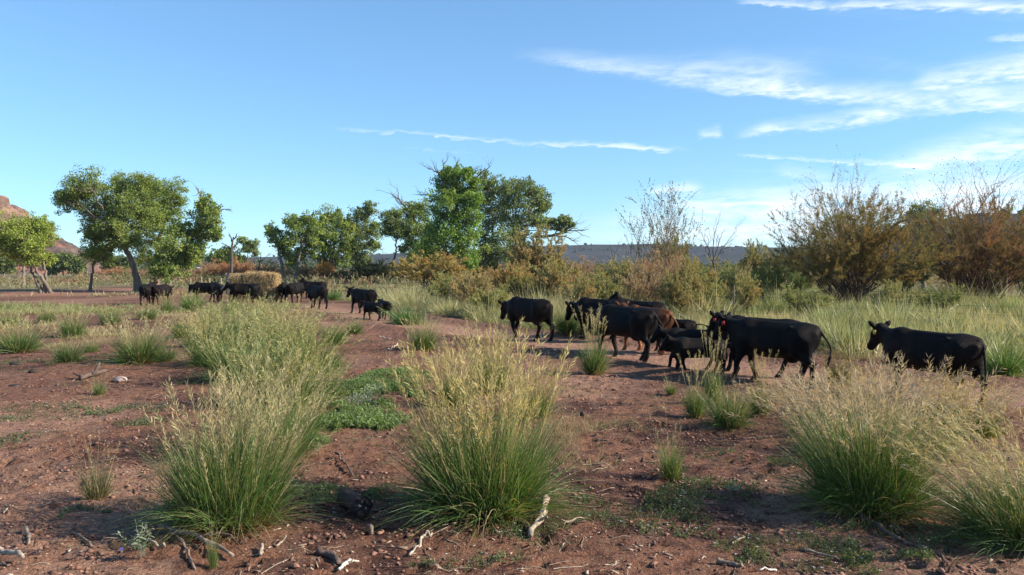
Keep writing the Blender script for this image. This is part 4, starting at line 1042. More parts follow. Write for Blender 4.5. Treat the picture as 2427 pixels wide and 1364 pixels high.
bale(hy_root, -0.95, 0, 1.42, 1.10, 1.15, 0.78, 4); bale(hy_root, 0.05, 0.0, 1.50, 1.20, 1.2, 0.92, 5); bale(hy_root, 1.05, 0, 1.46, 0.92, 1.2, 0.86, 6)
# weathered slatted rack beside it
rx0, ry0 = gd(548, 708); rk = empty('slatted_rack', (rx0, ry0, 0)); tag(rk, 'weathered grey slatted wooden feed rack at the left end of the hay', 'feed rack')
for k_ in range(9):
    s_ = MB(); s_.box((0, 0, 0.35 + k_ * 0.17), (0.75, 0.03, 0.09), (0.26, 0.24, 0.22)); s_.build('slat', M_deadwood, rk)
for xx in (-.36, .36):
    s_ = MB(); s_.box((xx, 0.04, 0.92), (0.07, 0.06, 1.84), (0.20, 0.18, 0.16)); s_.build('post', M_deadwood, rk)

# ================================================================ FENCE
fr = empty('wire_fence', (0, 0, 0)); tag(fr, 'barbed wire fence on thin steel posts running through the tall grass', 'fence')
fa = np.array([13.7, 30.0]); fv = np.array([-4.30, 4.0])
posts = [fa + fv * k_ for k_ in range(-3, 9)]
for j, p in enumerate(posts):
    z0 = gz(p[0], p[1]); pb = MB(); hh = 1.42 + 0.05 * math.sin(j * 2.1)
    pb.box((p[0], p[1], z0 + hh / 2), (0.045, 0.012, hh), (0.03, 0.03, 0.03), 0.4); pb.box((p[0], p[1] + .018, z0 + hh / 2), (0.010, 0.030, hh), (0.03, 0.03, 0.03), 0.4)
    pb.build('post', M_metal, fr)
for zz in (0.35, 0.68, 1.0, 1.32):
    pts = []
    for j in range(len(posts) - 1):
        for t in np.linspace(0, 1, 7)[:-1]:
            p = posts[j] * (1 - t) + posts[j + 1] * t; pts.append((p[0], p[1] - 0.02, gz(*posts[j]) * (1 - t) + gz(*posts[j + 1]) * t + zz - 0.09 * 4 * t * (1 - t) * (0.6 + 0.4 * math.sin(j * 3 + zz * 9))))
    wb = MB(); P = np.array(pts)[None]; wb.tubes(P, np.full(P.shape[:2], 0.0045), (0.05, 0.045, 0.04), 4); wb.build('wire', M_metal, fr)
GS = 'pale stakes left of the hay'
for px, lb in ((452, 'pale stake furthest from the hay'), (478, 'second pale stake counted from the left'), (497, 'third pale stake counted from the left'), (524, 'pale stake nearest to the hay')):
    x, y = gd(px, 700); st = MB(); st.tubes(np.array([[(x, y, 0), (x + .01, y, 0.8), (x + .02, y, 1.38)]]), np.array([[.03, .028, .025]]), (0.40, 0.33, 0.22), 6, True)
    tag(st.build('stake', M_deadwood), lb + ', sticking out of the brush left of the hay', 'stake', GS)

# ================================================================ TREES
BARK = np.array([0.155, 0.125, 0.098]); BARKD = np.array([0.085, 0.068, 0.055]); BLEACH = np.array([0.30, 0.26, 0.21])
def wob(rng, a, b, n, K, amp):
    """n wandering paths from a to b (n,3)"""
    t = np.linspace(0, 1, K)[None, :, None]
    L = np.linalg.norm(b - a, axis=1)[:, None, None]
    j = np.cumsum(rng.normal(0, 1, (n, K, 3)), 1); j = j - j[:, :1] - (j[:, -1:] - j[:, :1]) * t
    return a[:, None] + (b - a)[:, None] * t + j * amp * L / math.sqrt(K)
def twiggery(mb, rng, P, r, levels, nch, lr=(0.35, 0.6), ang=0.7, col_=BARK, up=0.0, sides=4, amp=0.16, K=6, tips=None):
    """grow side branches from given paths, level by level"""
    for lv in range(levels):
        n, k, _ = P.shape; c = nch[lv]
        i = np.repeat(np.arange(n), c); t = rng.uniform(0.25, 1.0, n * c); t[::c] = 0.98
        f = t * (k - 1); j = np.minimum(f.astype(int), k - 2); u = (f - j)[:, None]
        b = P[i, j] * (1 - u) + P[i, j + 1] * u; ax = unit(P[i, j + 1] - P[i, j])
        L = np.linalg.norm(P[:, -1] - P[:, 0], axis=1)[i] * rng.uniform(*lr, n * c)
        o = unit(np.cross(ax, rnd_dir(rng, n * c)))
        d = unit(ax + o * np.tan(ang * rng.uniform(0.5, 1.3, n * c))[:, None] + np.array([0, 0, up]))
        r0 = (r[i, j] * (1 - u[:, 0]) + r[i, j + 1] * u[:, 0]) * 0.6
        P2 = wob(rng, b, b + d * L[:, None], n * c, K, amp); r2 = r0[:, None] * np.linspace(1, 0.28, K)[None]
        mb.tubes(P2, r2, np.asarray(col_), max(3, sides - lv))
        if tips is not None: tips.append(P2[:, -1]); tips.append(P2[:, K // 2])
        P, r = P2, r2
    return P, r
LEAF_D = np.array([0.110, 0.155, 0.042]); LEAF_M = np.array([0.235, 0.300, 0.080]); LEAF_Y = np.array([0.30, 0.33, 0.055]); LEAF_G = np.array([0.19, 0.225, 0.12])
def cottonwood(name, D, trunks, blobs, label, seed, leaf=0.14, dens=1.0, cols=(LEAF_D, LEAF_M), yellow=0.12, dead=(), group='cottonwood trees along the river flat', cat='tree', twr=0.02, r0=0.30, airy=0.0, base=None, bark=BARK, yblobs=()):
    """trunks: list of photo polylines from foot up; blobs: (px, py, radius px) of crown masses, all at depth D with real depth scatter"""
    rng = np.random.default_rng(seed); pxm = F / D
    foot = base or trunks[0][0]; gx, gy = at(foot[0], HY, D)[0], D
    O = np.array([gx, gy, 0.0])
    leaf *= 0.92; root = empty(name, (gx, gy, 0)); tag(root, label, cat, group)
    B = []; 
    for (px, py, rp) in blobs:
        c = at(px, py, D) - O; rr = rp * (1.34 if group == TG else 1.30) / pxm; B.append((c, rr))
    cx_m = np.mean([b[0][0] for b in B]); wid = max(1.0, np.ptp([b[0][0] for b in B]) * 0.5)
    Bc = []
    for c, rr in B:
        dep = wid * 0.55 * math.sqrt(max(0.0, 1 - min(1, abs(c[0] - cx_m) / (wid * 1.15)) ** 2))
        c = c.copy(); c[1] += rng.uniform(-1, 1) * dep; Bc.append((c, rr))
    tb = MB(); tops = []
    for tr in trunks:
        p = np.array([at(px, py, D) - O for px, py in tr]); p[0, 2] = -0.15
        p[:, 1] += np.linspace(0, 1, len(p)) * rng.uniform(-1, 1) * 1.2
        s = np.linspace(0, len(p) - 1, 14); P = np.stack([np.interp(s, range(len(p)), p[:, a]) for a in range(3)], 1)
        P[1:-1] += rng.normal(0, 0.05, (12, 3)); 
        rr = r0 * np.linspace(1, 0.42, 14) * (1 + 0.5 * np.exp(-np.linspace(0, 14, 14))) * (1 + 0.06 * rng.normal(size=14))
        tb.tubes(P[None], rr[None], bark, 9); tops.append((P, rr))
    # limbs to each mass of leaves
    allP = np.concatenate([t[0][4:] for t in tops]); allR = np.concatenate([t[1][4:] for t in tops])
    a_, b_, r_ = [], [], []
    for c, rr in Bc:
        dd = np.linalg.norm(allP - c, axis=1) + 2.0 * np.maximum(0, allP[:, 2] - c[2] + 0.3); j = int(np.argmin(dd)); a_.append(allP[j]); b_.append(c); r_.append(min(allR[j] * 0.62, 0.04 + 0.055 * rr))
    a_, b_, r_ = np.array(a_), np.array(b_), np.array(r_)
    LP = wob(rng, a_, b_, len(a_), 9, 0.10); tb.tubes(LP, r_[:, None] * np.linspace(1, 0.4, 9)[None], bark, 6)
    tb.build('trunk', M_bark, root, smooth=True)
    tw = MB(); lf = MB(); nl_tot = 0
    for bi, (c, rr) in enumerate(Bc):
        ns = max(6, int(34 * dens)); 
        dirs = rnd_dir(rng, ns); rad = rng.uniform(0.1, 1.0, ns) ** 0.5 * rr * rng.choice([1.0, 1.05, 1.25, 0.85], ns)
        sc_ = c + dirs * rad[:, None] * np.array([1, 1, 0.85])
        P = wob(rng, np.tile(LP[bi, 6 + (bi % 2)], (ns, 1)), sc_, ns, 5, 0.14)
        tw.tubes(P, np.linspace(1, .35, 5)[None] * np.full((ns, 1), twr + 0.008 * rr), bark * 0.8, 3)
        per = int(18 * (1 - airy) * (rr * 1.1 / (leaf * 5)) ** 1.3) + 10
        i = np.repeat(np.arange(ns), per); m_ = len(i)
        crad = rr * rng.uniform(0.22, 0.50, ns)
        q = sc_[i] + rnd_dir(rng, m_) * (rng.random(m_) ** 0.45 * crad[i])[:, None] * np.array([1, 1, .8])
        ln = leaf * rng.uniform(0.55, 1.2, m_); d = unit(rnd_dir(rng, m_) + np.array([0, 0, -0.25]))
        sd_ = unit(np.cross(d, rnd_dir(rng, m_)))
        tone = rng.uniform(0.78, 1.25, ns)[i] * rng.uniform(0.8, 1.2, m_)
        C = lerp(cols[0], cols[1], np.clip(rng.random(ns)[i] * .7 + rng.random(m_) * .3, 0, 1)) * tone[:, None]
        yl = (rng.random(ns) < (yellow if bi not in yblobs else 0.9))[i]
        C = np.where(yl[:, None], lerp(LEAF_M, LEAF_Y, rng.random(m_)), C)
        lf.leaves(q, d * ln[:, None], sd_, ln * .46, C)
    tw.build('twigs', M_twig, root, kind='stuff')
    lf.build('crown', M_leaf, root)
    if dead:
        for dl in dead:
            db = MB()
            p = np.array([at(px, py, D) - O for px, py in dl]); s = np.linspace(0, len(p) - 1, 10)
            P = np.stack([np.interp(s, range(len(p)), p[:, a]) for a in range(3)], 1)[None]; P[0, 1:-1] += rng.normal(0, .06, (8, 3))
            L_ = np.linalg.norm(P[0, -1] - P[0, 0]); rr = (0.03 + 0.028 * L_) * np.linspace(1, .2, 10)[None]
            db.tubes(P, rr, BARK * 0.9, 5); twiggery(db, rng, P, rr, 2, (7, 4), (0.2, 0.42), 0.6, BARK * 0.8, 0.25, 4)
            db.build('dead_branch', M_bark, root)
    return root
def snag(name, D, trunk, limbs, label, seed, nch=(7, 4), cat='dead tree', group=None, r0=0.16, colr=BARKD):
    rng = np.random.default_rng(seed); gx = at(trunk[0][0], HY, D)[0]; O = np.array([gx, D, 0])
    root = empty(name, (gx, D, 0)); tag(root, label, cat, group)
    tb = MB(); p = np.array([at(px, py, D) - O for px, py in trunk]); p[0, 2] = -.1
    s = np.linspace(0, len(p) - 1, 12); P = np.stack([np.interp(s, range(len(p)), p[:, a]) for a in range(3)], 1)[None]; P[0, 1:-1] += rng.normal(0, .03, (10, 3))
    tb.tubes(P, r0 * np.linspace(1, .35, 12)[None], colr, 7); tb.build('trunk', M_bark, root, smooth=True)
    bb = MB()
    for dl in limbs:
        p = np.array([at(px, py, D) - O for px, py in dl]); p[-1, 1] += rng.uniform(-1, 1) * 0.8; s = np.linspace(0, len(p) - 1, 8)
        Q = np.stack([np.interp(s, range(len(p)), p[:, a]) for a in range(3)], 1)[None]; Q[0, 1:-1] += rng.normal(0, .04, (6, 3))
        rr = r0 * 0.42 * np.linspace(1, .25, 8)[None]; bb.tubes(Q, rr, colr, 5); twiggery(bb, rng, Q, rr, 2, nch, (0.25, 0.5), 0.6, colr, 0.25, 4)
    bb.build('branches', M_bark, root)
    return root

CW = 'cottonwood trees along the river flat'
TG = 'trees along the far river bank'
LB1, LB2 = (np.array([0.115, 0.160, 0.045]), np.array([0.25, 0.31, 0.085]))
cottonwood('cottonwood', 74, [[(327, 690), (326, 655), (322, 625), (305, 590), (285, 545)]],
  [(160, 472, 24), (190, 452, 30), (225, 440, 32), (262, 436, 30), (297, 432, 28), (330, 440, 28), (355, 446, 24), (240, 480, 42), (290, 480, 42), (335, 492, 38), (205, 498, 32), (255, 525, 36), (300, 530, 32), (222, 552, 24), (190, 478, 28), (340, 535, 24), (268, 566, 24), (298, 572, 22), (330, 572, 22), (245, 545, 24), (205, 535, 20), (350, 500, 24)],
  'largest cottonwood at left, crown sweeping out to the left over a forked pale trunk', 401, cols=(LB1, LB2), dens=1.25, yellow=0.10, r0=0.36, dead=[[(300, 560), (268, 590)], ])
cottonwood('cottonwood', 77, [[(373, 690), (369, 655), (365, 625), (372, 560), (385, 500)]],
  [(375, 458, 24), (405, 450, 24), (418, 475, 20), (385, 490, 28), (360, 520, 30), (395, 530, 26), (350, 570, 28), (375, 585, 26), (345, 610, 20), (408, 505, 22)],
  'cottonwood with a reddish straight trunk, squeezed between the two leaning ones', 402, cols=(LEAF_D * 1.1, LEAF_M), dens=1.1, r0=0.28, bark=BARK * np.array([1.0, .8, .72]))
cottonwood('cottonwood', 72, [[(394, 688), (402, 655), (415, 625), (438, 580), (462, 535)]],
  [(495, 478, 17), (478, 492, 22), (503, 505, 20), (462, 520, 26), (493, 535, 24), (512, 555, 14), (440, 548, 24), (470, 560, 22), (420, 575, 28), (425, 545, 20), (448, 590, 22), (468, 590, 18), (400, 600, 28), (428, 622, 24), (392, 635, 24), (415, 648, 18), (375, 640, 18), (445, 612, 18)],
  'cottonwood leaning right with an airy crown and a bare twig poking out', 403, cols=(LEAF_D * 1.1, LEAF_M * 1.05), dens=1.0, airy=0.2, r0=0.26, dead=[[(505, 510), (525, 500), (548, 497)], [(478, 480), (470, 455), (462, 440)], [(508, 525), (530, 530)]], leaf=0.19)
cottonwood('cottonwood', 75, [[(214, 686), (218, 655), (223, 625), (228, 600)]],
  [(228, 560, 18), (222, 585, 22), (245, 590, 20), (232, 608, 22), (252, 612, 15), (210, 605, 15), (262, 592, 10)],
  'small young cottonwood with a thin leaning trunk, left of the largest one', 404, cols=(LEAF_M, np.array([0.30, 0.34, 0.09])), dens=0.9, r0=0.15, yellow=0.15)
cottonwood('cottonwood', 69, [[(97, 691), (90, 665), (83, 640), (78, 610)], [(105, 691), (106, 665), (104, 640), (98, 610)], [(123, 689), (108, 665), (96, 642), (88, 620)]],
  [(-20, 560, 30), (15, 540, 28), (50, 540, 28), (80, 535, 24), (105, 535, 18), (110, 560, 20), (75, 565, 28), (35, 575, 28), (0, 590, 26), (95, 590, 24), (60, 600, 26), (100, 614, 14), (25, 605, 20), (85, 615, 18)],
  'three-stemmed cottonwood at the left photo edge with a yellow-green crown', 405, cols=(LEAF_M * 0.9, np.array([0.30, 0.36, 0.07])), dens=1.15, yellow=0.2, r0=0.17, dead=[[(112, 560), (128, 545), (136, 542)]])
cottonwood('cottonwood', 95, [[(55, 672), (50, 645), (44, 615), (40, 590)]], [(20, 545, 30), (-15, 575, 30), (30, 590, 24), (55, 575, 20)], 'cottonwood behind the three-stemmed one at the left edge', 406, cols=(LEAF_D, LEAF_M), r0=0.2)
TG = 'trees along the far river bank'
cottonwood('cottonwood', 112, [[(672, 660), (668, 630), (660, 600), (655, 570)], [(700, 660), (706, 630), (714, 600), (720, 570)]],
  [(643, 545, 14), (655, 560, 16), (668, 580, 16), (690, 525, 16), (705, 540, 18), (732, 522, 17), (742, 545, 18), (722, 560, 20), (690, 570, 18), (745, 575, 16), (705, 600, 18), (672, 600, 14), (730, 595, 16), (690, 625, 12)],
  'open many-limbed cottonwood just right of the hay', 407, leaf=0.26, cols=(LEAF_D * 1.1, LEAF_M), group=TG, r0=0.28)
cottonwood('cottonwood', 118, [[(790, 662), (790, 630), (792, 600), (790, 570)]],
  [(785, 508, 18), (770, 525, 18), (800, 528, 18), (782, 550, 24), (812, 560, 22), (765, 575, 22), (790, 590, 24), (815, 610, 22), (770, 615, 20), (755, 555, 12), (820, 525, 13), (828, 540, 13)],
  'cottonwood with one bright yellow tuft right of the hay', 408, leaf=0.26, cols=(LEAF_D * 1.1, LEAF_M * 1.05), group=TG, yblobs=(10, 11, 9), r0=0.26)
cottonwood('cottonwood', 120, [[(850, 665), (848, 630), (846, 600), (850, 560)]],
  [(845, 520, 20), (868, 505, 16), (880, 490, 13), (862, 540, 24), (882, 555, 18), (840, 560, 22), (865, 585, 22), (838, 600, 22), (886, 580, 12), (855, 620, 20), (826, 580, 18), (890, 535, 10)],
  'grey-green thin-topped tree right of the yellow-tufted one', 409, leaf=0.24, cols=(LEAF_D * 1.2, LEAF_G), group=TG, airy=0.15, dead=[[(885, 570), (900, 585), (908, 600)]], r0=0.24)
cottonwood('cottonwood', 110, [[(925, 660), (930, 630), (936, 600), (938, 575)]],
  [(918, 515, 14), (935, 508, 14), (925, 535, 17), (945, 530, 18), (912, 545, 11), (940, 553, 14), (968, 578, 13), (955, 590, 8)],
  'slender tree with small round crown and dark bare trunk, left of the tallest tree', 410, leaf=0.22, cols=(LEAF_D * 1.3, LEAF_G * 0.9), group=TG, r0=0.2)
cottonwood('cottonwood', 125, [[(975, 660), (975, 620), (980, 580)]], [(975, 500, 20), (1000, 490, 20), (985, 530, 26), (1010, 545, 26), (965, 560, 18), (1000, 590, 28), (980, 615, 22), (950, 545, 12)],
  'shadowed tree wedged between the slender tree and the vine-covered one', 411, leaf=0.26, cols=(LEAF_D, LEAF_M * 0.9), group=TG, dead=[[(1000, 555), (975, 510), (950, 478), (925, 458)], [(985, 530), (960, 505), (940, 490)]], r0=0.25)
cottonwood('cottonwood', 104, [[(1083, 664), (1084, 630), (1086, 580), (1084, 520), (1080, 470)]],
  [(1060, 408, 14), (1052, 425, 16), (1085, 415, 18), (1110, 412, 13), (1065, 445, 24), (1100, 440, 24), (1125, 435, 14), (1055, 475, 24), (1090, 475, 28), (1120, 470, 20), (1048, 510, 26), (1085, 515, 30), (1115, 515, 22), (1035, 550, 28), (1075, 560, 30), (1110, 560, 24), (1020, 585, 28), (1060, 605, 28), (1100, 600, 24), (1112, 628, 16), (1030, 615, 22), (1005, 600, 18)],
  'tallest central tree, trunk wrapped in bright green vines, dead limbs above its top', 412, leaf=0.24, cols=(LEAF_D * np.array([.95, 1.1, .8]), LEAF_M * np.array([.95, 1.12, .8])), group=TG, dens=1.25, yellow=0.06, r0=0.36,
  dead=[[(1075, 450), (1050, 425), (1030, 405), (1008, 395)], [(1048, 425), (1052, 395), (1060, 372)], [(1095, 440), (1105, 412), (1130, 400)], [(1118, 435), (1135, 415), (1155, 402), (1158, 388)], [(1060, 470), (1020, 465), (985, 462)], [(1085, 450), (1080, 400), (1082, 380)]])
cottonwood('cottonwood', 112, [[(1170, 668), (1165, 630), (1165, 580), (1170, 520)], [(1215, 668), (1212, 630), (1205, 580), (1225, 530)]],
  [(1150, 430, 20), (1165, 450, 24), (1145, 480, 24), (1195, 445, 20), (1180, 480, 28), (1225, 440, 22), (1250, 452, 22), (1275, 468, 20), (1292, 490, 16), (1220, 480, 28), (1260, 495, 26), (1160, 525, 28), (1200, 520, 28), (1240, 530, 26), (1280, 530, 18), (1150, 565, 26), (1190, 565, 28), (1230, 570, 24), (1160, 600, 24), (1200, 605, 24), (1140, 610, 18), (1235, 600, 16), (1310, 528, 15), (1335, 522, 13), (1350, 530, 9), (1330, 540, 10)],
  'broad grey-green cottonwood beside the tallest tree, bare crooked branches reaching right', 413, leaf=0.25, cols=(LEAF_D * 1.1, LEAF_G), group=TG, dens=1.1, airy=0.12, r0=0.30,
  dead=[[(1265, 560), (1310, 560), (1345, 548), (1382, 545)], [(1310, 558), (1345, 562), (1370, 580)], [(1290, 562), (1330, 552), (1368, 530)], [(1190, 600), (1165, 640), (1170, 665)]])
BG = 'small far trees beyond the hay'
cottonwood('far_tree', 150, [[(530, 655), (530, 630), (530, 610)]], [(520, 605, 14), (538, 598, 14), (550, 610, 14), (505, 612, 12), (535, 615, 16), (565, 615, 12), (520, 622, 12)], 'rounded dark green far tree behind the dead snag', 414, leaf=0.34, cols=(LEAF_D, LEAF_M * .8), group=BG, r0=0.2)
cottonwood('far_tree', 150, [[(578, 655), (580, 625), (586, 600)]], [(575, 570, 9), (590, 578, 10), (602, 576, 8), (580, 590, 9), (598, 592, 8), (605, 602, 6)], 'thin far tree with a light open crown just right of the dead snag', 415, leaf=0.30, cols=(LEAF_M, LEAF_G), group=BG, r0=0.15, airy=0.3)
cottonwood('far_tree', 160, [[(448, 650), (448, 620), (450, 605)]], [(440, 600, 12), (460, 598, 14), (475, 606, 12), (452, 612, 14), (470, 618, 10), (430, 612, 12)], 'far green tree under the right skirt of the leaning cottonwood', 416, leaf=0.34, cols=(LEAF_D * 1.2, LEAF_M), group=BG, r0=0.2)
for px, py, rr, lb, sd_ in ((150, 618, 22, 'bushy far tree below the dark rocky hill', 1), (178, 628, 16, 'low far tree at the right foot of the dark rocky hill', 2), (290, 622, 16, 'far tree seen between the small young cottonwood and the forked pale trunk', 3), (262, 630, 14, 'low far bush-like tree right of the small young cottonwood', 4), (10, 625, 20, 'far tree at the left photo edge under the crown', 5), (125, 632, 14, 'low far tree right of the three-stemmed trunks', 6)):
    cottonwood('far_tree', 170, [[(px, 652), (px + 2, py + 8), (px, py)]], [(px - rr * .8, py + 2, rr * .6), (px, py - 6, rr * .7), (px + rr * .8, py, rr * .6), (px - rr * .3, py + 10, rr * .6), (px + rr * .5, py + 10, rr * .6)], lb, 420 + sd_, leaf=0.36, cols=(LEAF_D, LEAF_G * 0.8), group='far trees along the foot of the hills', r0=0.16, dens=0.9)
cottonwood('cottonwood', 70, [[(2190, 700), (2190, 620), (2188, 560)]], [(2180, 505, 20), (2205, 500, 20), (2168, 520, 16), (2220, 520, 18), (2190, 535, 26), (2160, 550, 20), (2215, 560, 24)], 'dark leafy tree standing between and behind the two large brown shrubs', 430, leaf=0.17, cols=(LEAF_D * .8, LEAF_M * .7), group=TG, r0=0.2)
snag('dead_snag', 95, [(547, 665), (548, 640), (549, 610), (550, 575), (553, 562)], [[(549, 600), (540, 585), (532, 578)], [(550, 590), (562, 575), (568, 565)], [(551, 575), (545, 560), (540, 555)], [(551, 572), (560, 560), (566, 555)]], 'black dead snag with short bare limbs left of the hay', 440, nch=(4, 3), r0=0.22)
snag('bare_tree', 120, [(612, 650), (614, 632), (616, 620)], [[(616, 622), (604, 605), (600, 598)], [(616, 620), (618, 605), (620, 598)], [(616, 622), (630, 610), (640, 600)]], 'small bare tree above the right end of the hay', 441, nch=(6, 4), r0=0.14)
snag('bare_tree', 75, [(1692, 690), (1694, 650), (1692, 610)], [[(1692, 630), (1678, 585), (1662, 545)], [(1692, 620), (1690, 575), (1698, 530)], [(1693, 625), (1712, 590), (1742, 548)], [(1692, 615), (1706, 570), (1716, 550)], [(1692, 625), (1675, 600), (1668, 575)]], 'greyish bare-limbed tree on the skyline right of the sparse tree', 442, nch=(8, 5), r0=0.13, colr=np.array([0.16, 0.12, 0.10]))
snag('bare_tree', 72, [(1457, 690), (1456, 640), (1452, 610)], [[(1453, 615), (1448, 592), (1446, 580)], [(1453, 615), (1462, 590), (1470, 575)], [(1453, 625), (1440, 605)]], 'small leafless sapling left of the sparse tree', 443, nch=(5, 3), r0=0.08)

# ================================================================ SHRUBS
def shrub_proto(name, seed, h, wdt, stems=34, sub=7, sprays=42, cols=((0.22, 0.15, 0.06), (0.14, 0.14, 0.05)), ls=0.17, hw=0.010, bare=0.30, stem_c=(0.075, 0.045, 0.035), up=1.0, leafy_top=0.0, rs=0.028):
    """many-stemmed shrub (salt cedar): fan of thin stems, clouds of fine foliage on the outer branches"""
    rng = np.random.default_rng(seed); root = empty(name)
    a = rng.uniform(0, 6.283, stems); rr = rng.random(stems) ** 0.55
    b0 = np.stack([np.cos(a) * rr * 0.3, np.sin(a) * rr * 0.3, np.full(stems, -.05)], 1)
    th = rr * math.atan2(wdt * 0.5, h * 0.62); L = h * (1.0 - 0.22 * rr ** 2) * rng.uniform(0.72, 1.02, stems)
    e = b0 + np.stack([np.cos(a) * np.sin(th), np.sin(a) * np.sin(th), np.cos(th)], 1) * L[:, None]
    P = wob(rng, b0, e, stems, 9, 0.10)
    t = np.linspace(0, 1, 9); P[..., 2] += (np.sin(t * np.pi) * 0.07)[None] * h * up - 0.0
    P[..., 2] = np.maximum(P[..., 2], 0.02 + P[:, :, 2] * 0.3)
    r = rs * rng.uniform(.6, 1.2, stems)[:, None] * np.linspace(1, .22, 9)[None]
    sb = MB(); sb.tubes(P, r, np.array(stem_c), 4)
    tips = []
    P2, r2 = twiggery(sb, rng, P, r, 1, (sub,), (0.20, 0.40), 0.55, np.array(stem_c) * 1.2, 0.35, 4, 0.12, 5)
    P3, r3 = twiggery(sb, rng, P2, r2, 1, (3,), (0.35, 0.7), 0.6, np.array(stem_c) * 1.5, 0.3, 3, 0.12, 3)
    sb.build('stems', M_twig, root)
    # foliage sprays along the twigs
    n = len(P3); i = np.repeat(np.arange(n), sprays); m_ = len(i)
    t_ = rng.random(m_) * 1.99; j = t_.astype(int); u = (t_ - j)[:, None]
    q = P3[i, j] * (1 - u) + P3[i, j + 1] * u
    keep = q[:, 2] > h * bare * rng.uniform(0.6, 1.4, m_)
    q = q[keep]; i = i[keep]; m_ = len(q)
    out = unit(P3[i, -1] - P3[i, 0]); d = unit(out * 0.8 + rnd_dir(rng, m_) * 0.75 + np.array([0, 0, 0.25]))
    ln = ls * rng.uniform(.5, 1.3, m_)
    f1 = fbm(q[:, 0] / (wdt * .22) + seed, q[:, 2] / (h * .25) + q[:, 1] / (wdt * .3), 3, seed)
    f = np.clip(sstep(f1, -.4, .4) * 0.75 + rng.random(m_) * .25, 0, 1)
    C = lerp(cols[0], cols[1], f) * rng.uniform(.75, 1.2, (m_, 1))
    if leafy_top: C = np.where((q[:, 2] > h * leafy_top)[:, None], C * np.array([0.8, 1.0, 1.1]), C)
    fb = MB(); fb.leaves(q, (d + np.array([0, 0, -.1])) * ln[:, None], unit(np.cross(d, rnd_dir(rng, m_))), hw * 1.6 * rng.uniform(.6, 1.3, m_), C)
    fb.build('foliage', M_feather, root, kind='stuff')
    return root
RU = ((0.22, 0.160, 0.070), (0.150, 0.160, 0.070))
S_big = shrub_proto('salt_cedar', 501, 5.0, 8.6, 84, 7, 44, RU, 0.17, 0.0075, 0.22, rs=0.035)
S_big2 = shrub_proto('salt_cedar', 502, 5.0, 8.6, 84, 7, 44, ((0.22, 0.135, 0.080), (0.15, 0.145, 0.070)), 0.17, 0.0075, 0.22, rs=0.035)
S_gold = shrub_proto('salt_cedar', 503, 3, 5.4, 34, 7, 42, ((0.48, 0.33, 0.12), (0.37, 0.32, 0.13)), 0.19, 0.013, 0.05)
S_mid = shrub_proto('salt_cedar', 504, 3, 4.2, 34, 7, 40, ((0.42, 0.30, 0.165), (0.33, 0.30, 0.15)), 0.18, 0.013, 0.08)
S_pink = shrub_proto('salt_cedar', 505, 3, 3.6, 34, 7, 24, ((0.41, 0.27, 0.18), (0.36, 0.28, 0.20)), 0.18, 0.012, 0.05, stem_c=(0.12, 0.07, 0.06))
S_olive = shrub_proto('willow_bush', 506, 3, 4.0, 34, 7, 24, ((0.26, 0.27, 0.13), (0.18, 0.21, 0.095)), 0.18, 0.020, 0.05)
S_bare = shrub_proto('bare_willow', 507, 6.4, 6.6, 56, 8, 2, ((0.12, 0.14, 0.08), (0.15, 0.14, 0.11)), 0.07, 0.013, 0.45, stem_c=(0.15, 0.115, 0.10), up=0.5, rs=0.045)
S_sparse = shrub_proto('sparse_tree', 508, 6, 3.4, 10, 10, 16, ((0.17, 0.14, 0.09), (0.16, 0.17, 0.08)), 0.12, 0.016, 0.35, stem_c=(0.14, 0.10, 0.085), up=0.2, rs=0.05)
def shrub(proto, px, base, top, width, label, tint=(1, 1, 1), rz=0, group='shrubs of the river flat behind the cattle', cat='shrub'):
    y = gd(px, base)[1]; x = at(px, base, y)[0]
    o = proto if proto.name not in used else copy_tree(proto); used.add(proto.name); used.add(o.name)
    h0 = {'salt_cedar': 2.95, 'willow_bush': 3.15, 'bare_willow': 6.2, 'sparse_tree': 6.0}[proto.name.split('.')[0]]
    w0 = {'salt_cedar': 4.4, 'willow_bush': 4.0, 'bare_willow': 6.2, 'sparse_tree': 3.4}[proto.name.split('.')[0]]
    if proto in (S_big, S_big2): h0, w0 = 5.0, 7.6
    s = (base - top) * y / F / h0; sw = width * y / F / w0
    o.location = (x, y, 0); o.scale = (sw, sw, s); o.rotation_euler = (0, 0, rz)
    for c in o.children: c.color = (*tint, 1)
    tag(o, label, cat, group)
BW = 'large brown salt cedars on the right'
shrub(S_big, 2005, 728, 506, 385, 'large olive and brown salt cedar, left one of the two big ones at right', (1.18, 1.14, 1.02), rz=0.4, group=BW)
shrub(S_big2, 2325, 722, 506, 350, 'large rusty salt cedar at the right photo edge', (1.28, 1.10, 1.02), rz=2.0, group=BW)
shrub(S_bare, 2015, 715, 452, 290, 'tall thin leafless willow rising behind the left big salt cedar', rz=1, group='thin twiggy willows behind the big salt cedars')
shrub(S_bare, 2320, 712, 440, 330, 'tall thin twiggy willow rising behind the right-hand big salt cedar', rz=2.4, group='thin twiggy willows behind the big salt cedars')
shrub(S_sparse, 1550, 700, 492, 105, 'sparse slender tree with few leaves against the white clouds, left stem', rz=0.2, group='sparse slender trees on the skyline')
shrub(S_sparse, 1598, 703, 500, 95, 'sparse slender tree with an olive middle, right stem of the skyline pair', rz=2.2, tint=(1.1, 1.05, .8), group='sparse slender trees on the skyline')
